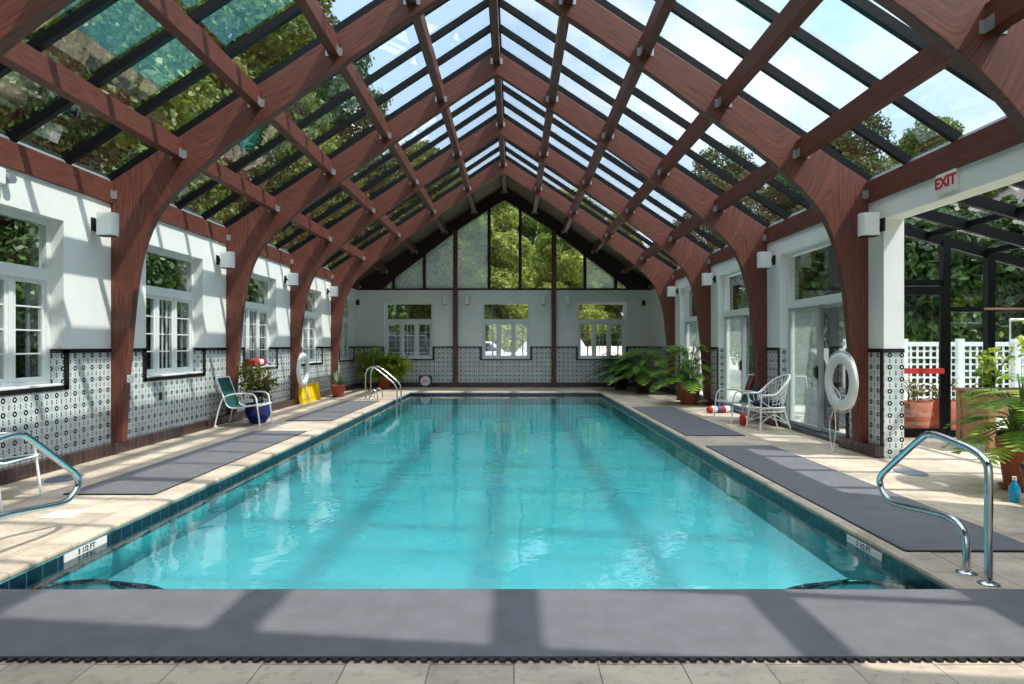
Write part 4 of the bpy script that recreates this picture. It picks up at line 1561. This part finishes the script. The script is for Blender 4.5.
# left side
bush_plant('potted_croton', (-5.12, 12.5, 0), .25, .40, 'blue_pot', 'urn', .34, .42, .42, 1.30, 620, .13, 'leaf_mix', 'tall mottled bushy plant in a cobalt blue pot by the left wall', 3, False, lean=(-.05, .1))
blade_plant('potted_spiky_plant', (-5.28, 18.75, 0), .22, .38, 'terracotta', 'rim', 34, .62, 'leaf_grey', 'spiky grey green plant in terracotta pot at the foot of the far left arch', 5, .02, .8)
bush_plant('potted_shrub', (-4.62, 22.3, 0), .30, .45, 'terracotta', 'rim', 1.0, .5, .12, 1.36, 2000, .24, 'leaf_lime', 'wide yellow green shrub in terracotta pot in the far left corner', 7)
# right side
phil_plant('potted_philodendron', (4.62, 16.5, 0), .31, .50, 'terracotta', 'rim', 44, 1.0, 1.62, .52, 'leaf_phil', 'large lobed philodendron in a big terracotta pot on the right deck', 11)
phil_plant('potted_philodendron', (4.15, 20.2, 0), .26, .45, 'dark_pot', 'rim', 44, 1.15, 1.5, .55, 'leaf_phil', 'bright philodendron in a dark pot behind the big terracotta pot', 12)
phil_plant('potted_philodendron', (3.75, 21.9, 0), .28, .40, 'dark_pot', 'rim', 60, 1.3, 1.30, .50, 'leaf_dark', 'dark spreading philodendron against the far wall right of the windows', 13)
blade_plant('potted_spider_plant', (4.80, 17.75, 0), .22, .62, 'dark_pot', 'straight', 46, .75, 'leaf_dark', 'arching dark leaved plant in a tall dark pot against the right wall', 15, .03, .35)
# right foreground
phil_plant('potted_philodendron', (5.50, 6.75, 0), .24, .55, 'terracotta', 'rim', 44, .72, 1.25, .36, 'leaf_phil', 'fern like philodendron in a terracotta pot at the right frame edge', 17)
r = empty('garden_pot', (4.95, 5.85, 0)); tag(r, 'plain dark brown pot in front of the fern like plant, right edge', 'pot')
add_pot(r, 'dark_pot', 'rim', .17, .44, False)
r = empty('spray_bottle', (4.98, 6.22, 0)); tag(r, 'small cyan bottle between the pots at the right edge', 'bottle')
MB().lathe([(.045, 0), (.048, .02), (.048, .15), (.02, .19), (.016, .22)], seg=16).build('bottle_body', 'cyan', r)
MB().lathe([(.02, .215), (.02, .25)], seg=12).build('cap', 'label_white', r)

# ------------------------------------------------------------------ sunroom on the right
SY1 = 10.6; SX0, SX1 = XR + WT, 9.45
sz = lambda x: 3.86 - .28 * (x - 5.35)
r = empty('window_%d' % wn_); wn_ += 1
tag(r, 'black framed conservatory with sloping glass roof', kind='structure')
for y in [SY1 - .95 * k for k in range(8)]:
    MB().beam((SX0, y, sz(SX0)), (SX1, y, sz(SX1)), .07, .16).build('rafter', 'black_metal', r)
for x in (SX0 + .05, 7.0, 8.0, SX1):
    MB().beam((x, SY1 - 6.65, sz(x) + .02), (x, SY1, sz(x) + .02), .06, .09).build('roof_bar', 'black_metal', r)
mbp = MB()
c = []
for off in (.075, .083):
    for x, y in ((SX0, SY1 - 6.65), (SX1, SY1 - 6.65), (SX1, SY1), (SX0, SY1)):
        c.append((x, y, sz(x) + off))
mbp.add(c, [(3, 2, 1, 0), (4, 5, 6, 7), (0, 1, 5, 4), (1, 2, 6, 5), (2, 3, 7, 6), (3, 0, 4, 7)])
mbp.build('roof_pane', 'glass', r)
fr = MB()
for x in (SX0 + .04, 7.30, 8.05, 8.75, SX1):
    fr.box(x - .06, x + .06, SY1 - .07, SY1 + .05, 0, sz(x))
fr.box(SX0 + .1, 7.24, SY1 - .05, SY1 + .04, 2.56, 2.66)
fr.box(7.36, SX1, SY1 - .05, SY1 + .04, 2.12, 2.2)
fr.box(7.36, SX1, SY1 - .05, SY1 + .04, 0.0, 0.12)
for y in [SY1 - .95 * k for k in range(1, 8)]:
    fr.box(SX1 - .05, SX1 + .05, y - .04, y + .04, 0, sz(SX1))
fr.box(SX1 - .05, SX1 + .05, SY1 - 6.65, SY1, 0.75, .85)
fr.build('conservatory_frame', 'black_metal', r)
MB().prism([(SX0 + .1, .0), (SX1, .0), (SX1, sz(SX1)), (SX0 + .1, sz(SX0 + .1))], 'xz', SY1 - .005, SY1 + .003).build('end_pane', 'glass', r)
MB().box(SX1 - .004, SX1 + .004, SY1 - 6.65, SY1 - .05, 0, sz(SX1)).build('side_pane', 'glass', r)
tag(MB().box(SX0, SX1 + .1, 3.5, 3.7, 0, 2.8).build('added_sunroom_wall', 'white'), 'added white near wall of the sunroom, cutting glass reflections', kind='structure')  # out-of-view wall added to cut reflections in the end pane
dr2 = empty('door_5', (6.33, SY1 - .06, 0)); tag(dr2, kind='structure')
MB().box(0, .07, -.04, .0, 0, 2.54).box(.84, .91, -.04, .0, 0, 2.54).box(.07, .84, -.04, .0, 2.40, 2.54).box(.07, .84, -.04, .0, 0, .16).build('door_leaf', 'black_metal', dr2)
MB().box(.05, .86, -.10, -.05, 1.08, 1.17).box(.08, .11, -.05, -.04, 1.09, 1.16).box(.80, .83, -.05, -.04, 1.09, 1.16).build('push_bar', 'red_plastic', dr2)
# planter
r = empty('planter_box', (7.75, 9.35, 0))
tag(r, 'pale wooden planter box on legs in the sunroom', 'planter')
mb = MB()
for x in (-.85, .85):
    for y in (-.3, .3):
        mb.box(x - .045, x + .045, y - .045, y + .045, 0, .86)
mb.build('corner_post', 'planter_wood', r)
mb = MB().box(-.80, .80, -.32, -.29, .50, .84).box(-.80, .80, .29, .32, .50, .84).box(-.87, -.84, -.26, .26, .10, .84).box(.84, .87, -.26, .26, .5, .84).box(-.8, .8, -.32, -.29, .06, .16)
mb.build('side_boards', 'planter_wood', r)
MB().box(-.92, .92, -.37, -.25, .86, .90).box(-.92, .92, .25, .37, .86, .90).box(-.92, -.80, -.25, .25, .86, .90).box(.80, .92, -.25, .25, .86, .90).build('rim_boards', 'planter_wood', r, bevel=.005)
MB().box(-.82, .82, -.28, .28, .70, .82).build('soil', 'soil', r)
rnd = random.Random(4)
def tall_plant(loc, h, rx, n, size, mat, label, seed):
    rnd = random.Random(seed)
    r = empty('climbing_plant', loc)
    tag(r, label, 'plant', 'plants in the sunroom planter')
    st = MB(); ends = []
    for i in range(7):
        a = rnd.uniform(0, 2 * PI); q = rnd.uniform(.3, 1)
        p = [(0, 0, 0), (math.cos(a) * rx * .3 * q, math.sin(a) * rx * .3 * q, h * .45), (math.cos(a) * rx * q, math.sin(a) * rx * q, h * rnd.uniform(.6, 1))]
        st.tube(crom(p, 5), .008, 5); ends.append(crom(p, 5))
    def fn(rn):
        c_ = rn.choice(ends); p = rn.choice(c_[2:])
        return p + Vector((rn.gauss(0, .09), rn.gauss(0, .09), rn.gauss(0, .09))), Vector((0, 0, 1))
    lf = MB(); leaf_cloud(lf, rnd, n, fn, size, .7)
    st.build('stems', 'stem', r); lf.build('foliage', mat, r)
tall_plant((7.15, 9.35, .82), .75, .4, 140, .12, 'leaf_lime', 'low leafy plant at the left end of the sunroom planter', 21)
tall_plant((7.85, 9.30, .82), 1.15, .5, 220, .13, 'leaf_lime', 'taller climbing plant in the middle of the sunroom planter', 22)
tall_plant((8.25, 9.3, .82), 2.1, .6, 260, .17, 'leaf_lime', 'tallest bright green plant at the right end of the sunroom planter', 23)
r = MB().tube([(7.45, 9.9, 2.13), (8.3, 9.9, 2.13)], .018, 8).build('hanging_rail', 'planter_wood'); tag(r, 'upper thin pale rod across the sunroom window', 'rod', 'rods in the sunroom')
r = MB().tube([(7.7, 9.7, 1.95), (8.9, 9.7, 1.95)], .025, 8).tube([(7.7, 9.7, 1.95), (7.7, 9.7, 1.55)], .012, 6).build('hanging_rail', 'white_tube'); tag(r, 'lower white pipe across the sunroom window', 'rod', 'rods in the sunroom')
r = empty('blue_tub', (9.0, 10.05, 0)); tag(r, 'navy blue tub on a stand in the sunroom corner', 'tub')
MB().lathe([(.30, .95), (.38, 1.30), (.36, 1.30), (.28, .98)], seg=24).build('tub_body', 'blue_pot', r)
MB().tube([(-.2, 0, 0), (-.2, 0, .95)], .02, 6).tube([(.2, .1, 0), (.2, .1, .95)], .02, 6).tube([(.1, -.2, 0), (.1, -.2, .95)], .02, 6).build('stand', 'black_metal', r)
# pots outside the sunroom door
for x, y, R, H, w in ((7.50, 11.75, .32, .55, 'left'), (8.22, 12.0, .34, .55, 'right')):
    bush_plant('garden_pot_plant', (x, y, -.05), R, H, 'terracotta', 'straight', .35, .3, .55, 1.05, 120, .09, 'leaf_mix', 'wide terracotta pot with thin stems outside the sunroom door, %s one' % w, int(x * 10), False)
# lattice fence
r = empty('lattice_fence', (10.4, 14.2, -.05)); tag(r, 'white wooden lattice fence beyond the sunroom', 'fence')
MB().box(-2.9, 3.6, -.03, .03, 1.58, 1.68).box(-2.9, 3.6, -.03, .03, .1, .2).box(-2.9, 3.6, -.03, .03, 1.30, 1.34).build('rail', 'white', r)
mb = MB()
for k in range(6):
    mb.box(-2.9 + k * 1.28, -2.9 + k * 1.28 + .14, -.06, .06, 0, 1.75)
mb.build('fence_post', 'white', r)
mb = MB()
for k in range(42):
    mb.box(-2.76 + k * .15, -2.76 + k * .15 + .045, -.015, 0, .2, 1.58)
for k in range(9):
    mb.box(-2.76, 3.55, 0, .015, .25 + k * .15, .295 + k * .15)
mb.build('lattice_panel', 'white', r)

# patio furniture outside the sliding doors
r = empty('patio_table', (6.35, 12.5, -.05)); tag(r, 'round table with long navy cloth outside the sliding door', 'table')
MB().lathe([(.50, .05), (.47, .4), (.45, .72), (.42, .75)], seg=28).build('tablecloth', 'navy', r)
MB().lathe([(.04, 0), (.04, .3)], seg=10).build('pedestal', 'black_metal', r)
r = empty('bird_bath', (7.35, 14.5, -.05)); tag(r, 'white pedestal bowl on the patio outside the sliding door', 'garden bowl')
MB().lathe([(.20, 0), (.10, .12), (.07, .9), (.12, 1.25), (.42, 1.48), (.45, 1.52), (.38, 1.52), (.1, 1.40)], seg=24).build('bowl_and_stem', 'white', r)
c3 = dup(c0, loc=(6.3, 13.8, -.05), rz=.9, label='white chair outside, seen through the sliding door glass')

# ------------------------------------------------------------------ trees, hedges
def np_cloud(name, n, lobes, size, seed, mat, parent):
    """n leaf quads spread over the skins of ellipsoid lobes (cx,cy,cz,rx,ry,rz)"""
    rg = np.random.default_rng(seed)
    L = np.array(lobes, dtype=float)
    wgt = (L[:, 3] * L[:, 5]); wgt /= wgt.sum()
    idx = rg.choice(len(L), n, p=wgt)
    d = rg.normal(size=(n, 3)); d /= np.linalg.norm(d, axis=1)[:, None]
    rad = 0.62 + 0.42 * rg.random(n) ** .6
    bump = 1 + .16 * np.sin(7 * d[:, 0] + 3 * d[:, 2] + idx) * np.sin(6 * d[:, 1] - 4 * d[:, 2])
    P = L[idx, :3] + d * L[idx, 3:] * (rad * bump)[:, None]
    a = rg.normal(size=(n, 3)); a[:, 2] -= .3; a /= np.linalg.norm(a, axis=1)[:, None]
    q = d + rg.normal(size=(n, 3)) * .6
    b = np.cross(a, q); b /= np.linalg.norm(b, axis=1)[:, None]
    s_ = (size * rg.uniform(.6, 1.3, n))[:, None]
    V = np.stack([P - a * s_ * .5, P + b * s_ * .33, P + a * s_ * .5, P - b * s_ * .33], 1).reshape(-1, 3)
    me = bpy.data.meshes.new(name)
    me.vertices.add(4 * n); me.vertices.foreach_set('co', V.ravel())
    me.loops.add(4 * n); me.loops.foreach_set('vertex_index', np.arange(4 * n))
    me.polygons.add(n); me.polygons.foreach_set('loop_start', np.arange(n) * 4); me.polygons.foreach_set('loop_total', np.full(n, 4))
    me.update(calc_edges=True)
    me.materials.append(M[mat])
    o = bpy.data.objects.new(name, me); sc.collection.objects.link(o); o.parent = parent
    return o

def tree(h, w, seed, mat, n=9000, trunk=.18, low=.18, size=.34):
    rnd = random.Random(seed)
    r = empty('leafy_tree')
    t = MB().tube(crom([(0, 0, 0), (rnd.uniform(-.2, .2), rnd.uniform(-.2, .2), h * .4), (rnd.uniform(-.4, .4), rnd.uniform(-.4, .4), h * .85)], 5), [trunk * (1 - .08 * i) for i in range(11)], 8)
    lobes = []
    for i in range(16):
        q = i / 15
        z = h * (low + (1 - low) * q * .93)
        rr = w * math.sin(PI * (.16 + .78 * q)) * .55
        a = i * 2.4
        cx, cy = math.cos(a) * rr * rnd.uniform(.5, 1), math.sin(a) * rr * rnd.uniform(.5, 1)
        s_ = w * rnd.uniform(.34, .5) * (1.1 - .4 * q)
        lobes.append((cx, cy, z, s_, s_, s_ * .75))
        if i % 2 == 0:
            t.tube([(0, 0, z * .75), (cx * .5, cy * .5, z * .9), (cx, cy, z)], [trunk * .35, trunk * .2, .02], 6)
    t.build('trunk', 'bark', r)
    np_cloud('crown', n, lobes, size, seed, mat, r)
    return r
T = {'mid': tree(13, 4.2, 1, 'tree_leaf', 80000, size=.17), 'dark': tree(12, 4.4, 2, 'tree_leaf_dark', 80000, low=.02, size=.16), 'bright': tree(14, 4.2, 3, 'tree_leaf_bright', 50000, low=.05, size=.24)}
used = set()
def put_tree(kind, x, y, sc_, rz, label, group):
    o = T[kind] if kind not in used else dup(T[kind])
    used.add(kind)
    o.location = (x, y, -.12); o.rotation_euler = (0, 0, rz); o.scale = (sc_, sc_, sc_)
    tag(o, label, 'tree', group)
ORD = ['nearest', 'second', 'third', 'fourth', 'fifth', 'sixth', 'seventh']
LO = [('front', 1), ('front', 2), ('front', 3), ('front', 4), ('front', 5), ('front', 6), ('back', 0), ('back', 1), ('back', 2), ('back', 3), ('front', 0), ('tall rear', 0), ('tall rear', 1), ('tall rear', 2), ('tall rear', 3)]
FARL = ['in the middle of the gable', 'right of the middle', 'left of the middle', 'at the right part', 'at the far left part', 'high in the centre', 'at the far right part', 'left and rearmost', 'right and rearmost']
RIGL = ['far beyond the end bay', 'beyond the second bay', 'farthest at the gable end', 'farthest to the right', 'low, beyond the end bay', 'low, beyond the third bay']
rnd = random.Random(9)
for i, (k, x, y, s_) in enumerate([('dark', -10.5, 4, .95), ('mid', -12, 8.5, 1.1), ('dark', -10.3, 13, .9), ('mid', -11, 17.5, 1.0), ('dark', -10.6, 22, .9), ('mid', -9.8, 27, .95),
                                    ('mid', -16, 5.5, 1.35), ('dark', -16.5, 11.5, 1.5), ('mid', -16, 19, 1.4), ('dark', -15, 27, 1.35), ('dark', -11, -1.5, 1.05), ('mid', -13.0, 14, 1.75), ('mid', -11.5, 24.5, 1.6), ('dark', -11, 33, 1.6), ('mid', -14, 3, 1.7)]):
    put_tree(k, x, y, s_, i * 1.3, '%s green tree left of the hall, %s from the viewer in the %s row' % ('dark' if k == 'dark' else 'mid', ORD[LO[i][1]], LO[i][0]), 'trees left of the hall')
for i, (k, x, y, s_) in enumerate([('bright', -1.2, 33.5, .74), ('bright', 2.8, 36.5, .76), ('mid', -5.4, 37.5, 1.05), ('bright', 6.8, 40, .72), ('dark', -9.5, 41, 1.2), ('mid', 0.8, 42, .90), ('dark', 11, 43, .8), ('bright', -3.6, 43, .95), ('mid', 5, 47, .98)]):
    put_tree(k, x, y, s_, i * 2.1 + .4, '%s tree seen through the gable glass, %s' % ({'bright': 'bright yellow green', 'mid': 'mid green', 'dark': 'dark green'}[k], FARL[i]), 'trees behind the far wall')
for i, (k, x, y, s_) in enumerate([('dark', 17.5, 33, 1.12), ('mid', 20, 27, .8), ('dark', 13, 38, 1.12), ('mid', 24, 36, 1.1), ('dark', 11.5, 25.5, .74), ('dark', 13.5, 19.5, .48)]):
    put_tree(k, x, y, s_, i * 1.7 + .9, '%s tree beyond the right wall, %s' % ({'mid': 'mid green', 'dark': 'dark green'}[k], RIGL[i]), 'trees right of the hall')
for i, (x, y) in enumerate([(13, -4), (17, 3), (11, -12)]):  # unseen trees added to darken what the sunroom glass reflects
    put_tree('dark', x, y, .75, i * 1.1, 'added unseen dark tree right of and behind the viewer, %s' % ['nearest', 'outermost', 'rearmost'][i], 'added trees darkening the sunroom glass reflections')
# hedges: left low planting, right hedge behind the sunroom
def hedge(name, x0, x1, y0, y1, h, seed, mat, n, label, size=.2):
    r = empty(name, ((x0 + x1) / 2, (y0 + y1) / 2, -.12))
    tag(r, label, 'hedge')
    rg = random.Random(seed)
    lobes = []
    k = int(max(x1 - x0, y1 - y0) / .8)
    for i in range(k + 1):
        t = i / k
        cx = (x0 - x1) / 2 + (x1 - x0) * t if (x1 - x0) > (y1 - y0) else rg.uniform(-.1, .1)
        cy = (y0 - y1) / 2 + (y1 - y0) * t if (y1 - y0) >= (x1 - x0) else rg.uniform(-.1, .1)
        wd = min(x1 - x0, y1 - y0) / 2
        for z in (h * .28, h * .72):
            lobes.append((cx, cy, z, max(.8, wd), max(.8, wd), h * .3 * rg.uniform(.85, 1.15)))
    st = MB()
    for i in range(0, k + 1):
        c_ = lobes[i * 2]
        st.tube([(c_[0], c_[1], 0), (c_[0], c_[1], h * .7)], .05, 6)
    st.build('stems', 'bark', r)
    np_cloud('foliage', n, lobes, size, seed, mat, r)
hedge('hedge', 8.3, 17.5, 16.4, 18.6, 5.4, 31, 'tree_leaf_dark', 60000, 'tall dark hedge beyond the lattice fence on the right', .26)
hedge('hedge', 12.0, 13.6, -6, 12, 4.6, 33, 'tree_leaf_dark', 26000, 'added unseen dark hedge along the outer side of the sunroom', .26)  # put in out of view to darken reflections in the sunroom panes
hedge('hedge', -8.3, -7.0, 3, 26, 2.9, 32, 'tree_leaf_dark', 42000, 'dark hedge close outside the left windows', .15)

# house beyond the sunroom
r = empty('brick_building', (20.0, 26.0, -.12)); tag(r, 'pink brick house beyond the sunroom roof', 'building')
MB().box(-4, 6, -4.5, 6, 0, 5.6).build('wall', 'brick', r)
mb = MB().prism([(-4.6, 5.6), (6.6, 5.6), (1, 8.4)], 'xz', -5, 6.5); mb.build('roof', 'shingle', r)
for y in (-3.0, .2, 3.2):
    for z in (1.0, 3.4):
        wf = MB().box(-4.06, -4.0, y - .65, y + .65, z - .1, z + 1.5).build('window', 'white', r)
        MB().box(-4.075, -4.06, y - .52, y + .52, z, z + .66).box(-4.075, -4.06, y - .52, y + .52, z + .74, z + 1.4).build('pane', 'car_glass', wf)

# cars on the drive behind the far wall
def car(mat, name='parked_car', tall=0.0):
    r = empty(name)
    body = [(-2.2, .30), (-2.25, .62), (-2.1, .84), (-1.15, .95), (1.7, .98), (2.15, .92), (2.25, .55), (2.2, .30), (1.75, .30), (1.68, .48), (1.42, .62), (1.15, .48), (1.08, .30), (-1.02, .30), (-1.1, .48), (-1.36, .62), (-1.62, .48), (-1.7, .30)]
    MB().prism(body, 'xz', -.85, .85).build('body', mat, r, bevel=.05)
    t = 1.45 + tall
    MB().prism([(-1.2, .94), (-.45, t), (1.25 + tall, t), (2.0, .95)], 'xz', -.74, .74).build('cabin', mat, r, bevel=.05)
    gl = MB()
    gl.prism([(-.95, .98), (-.42, t - .08), (.25, t - .08), (.25, .98)], 'xz', -.755, .755)
    gl.prism([(.33, .98), (.33, t - .08), (1.1 + tall, t - .08), (1.6, .98)], 'xz', -.755, .755)
    gl.build('side_window', 'car_glass', r)
    for x in (-1.36, 1.42):
        for s_ in (-1, 1):
            w = MB().tube([(x, s_ * .70, .32), (x, s_ * .87, .32)], .32, 20).build('wheel', 'black', r)
            MB().tube([(x, s_ * .87, .32), (x, s_ * .885, .32)], .19, 14).build('hubcap', 'galv', w)
    MB().box(2.18, 2.27, -.8, -.55, .62, .8).box(2.18, 2.27, .55, .8, .62, .8).build('tail_lamp', 'lamp_red', r)
    return r
ca = car('car_silver'); ca.location = (-2.5, 30.2, .28); ca.rotation_euler = (0, 0, .5)
tag(ca, 'silver car seen through the middle far window, left part', 'car')
cb = car('car_white', tall=.25); cb.location = (1.35, 28.9, .28); cb.rotation_euler = (0, 0, .15)
tag(cb, 'white tall car seen through the middle far window, right part', 'car')
M['car_red'] = simple('red_car_paint', srgb(160, 30, 40), 0.2)
cd = car('car_red'); cd.location = (-.6, 33.2, .28); cd.rotation_euler = (0, 0, -.2)
tag(cd, 'red car parked behind the silver and white cars, middle far window', 'car')
cc = car('car_dark', tall=.3); cc.location = (-5.6, 28.9, .28); cc.rotation_euler = (0, 0, .1)
tag(cc, 'dark car seen through the left far window', 'car')
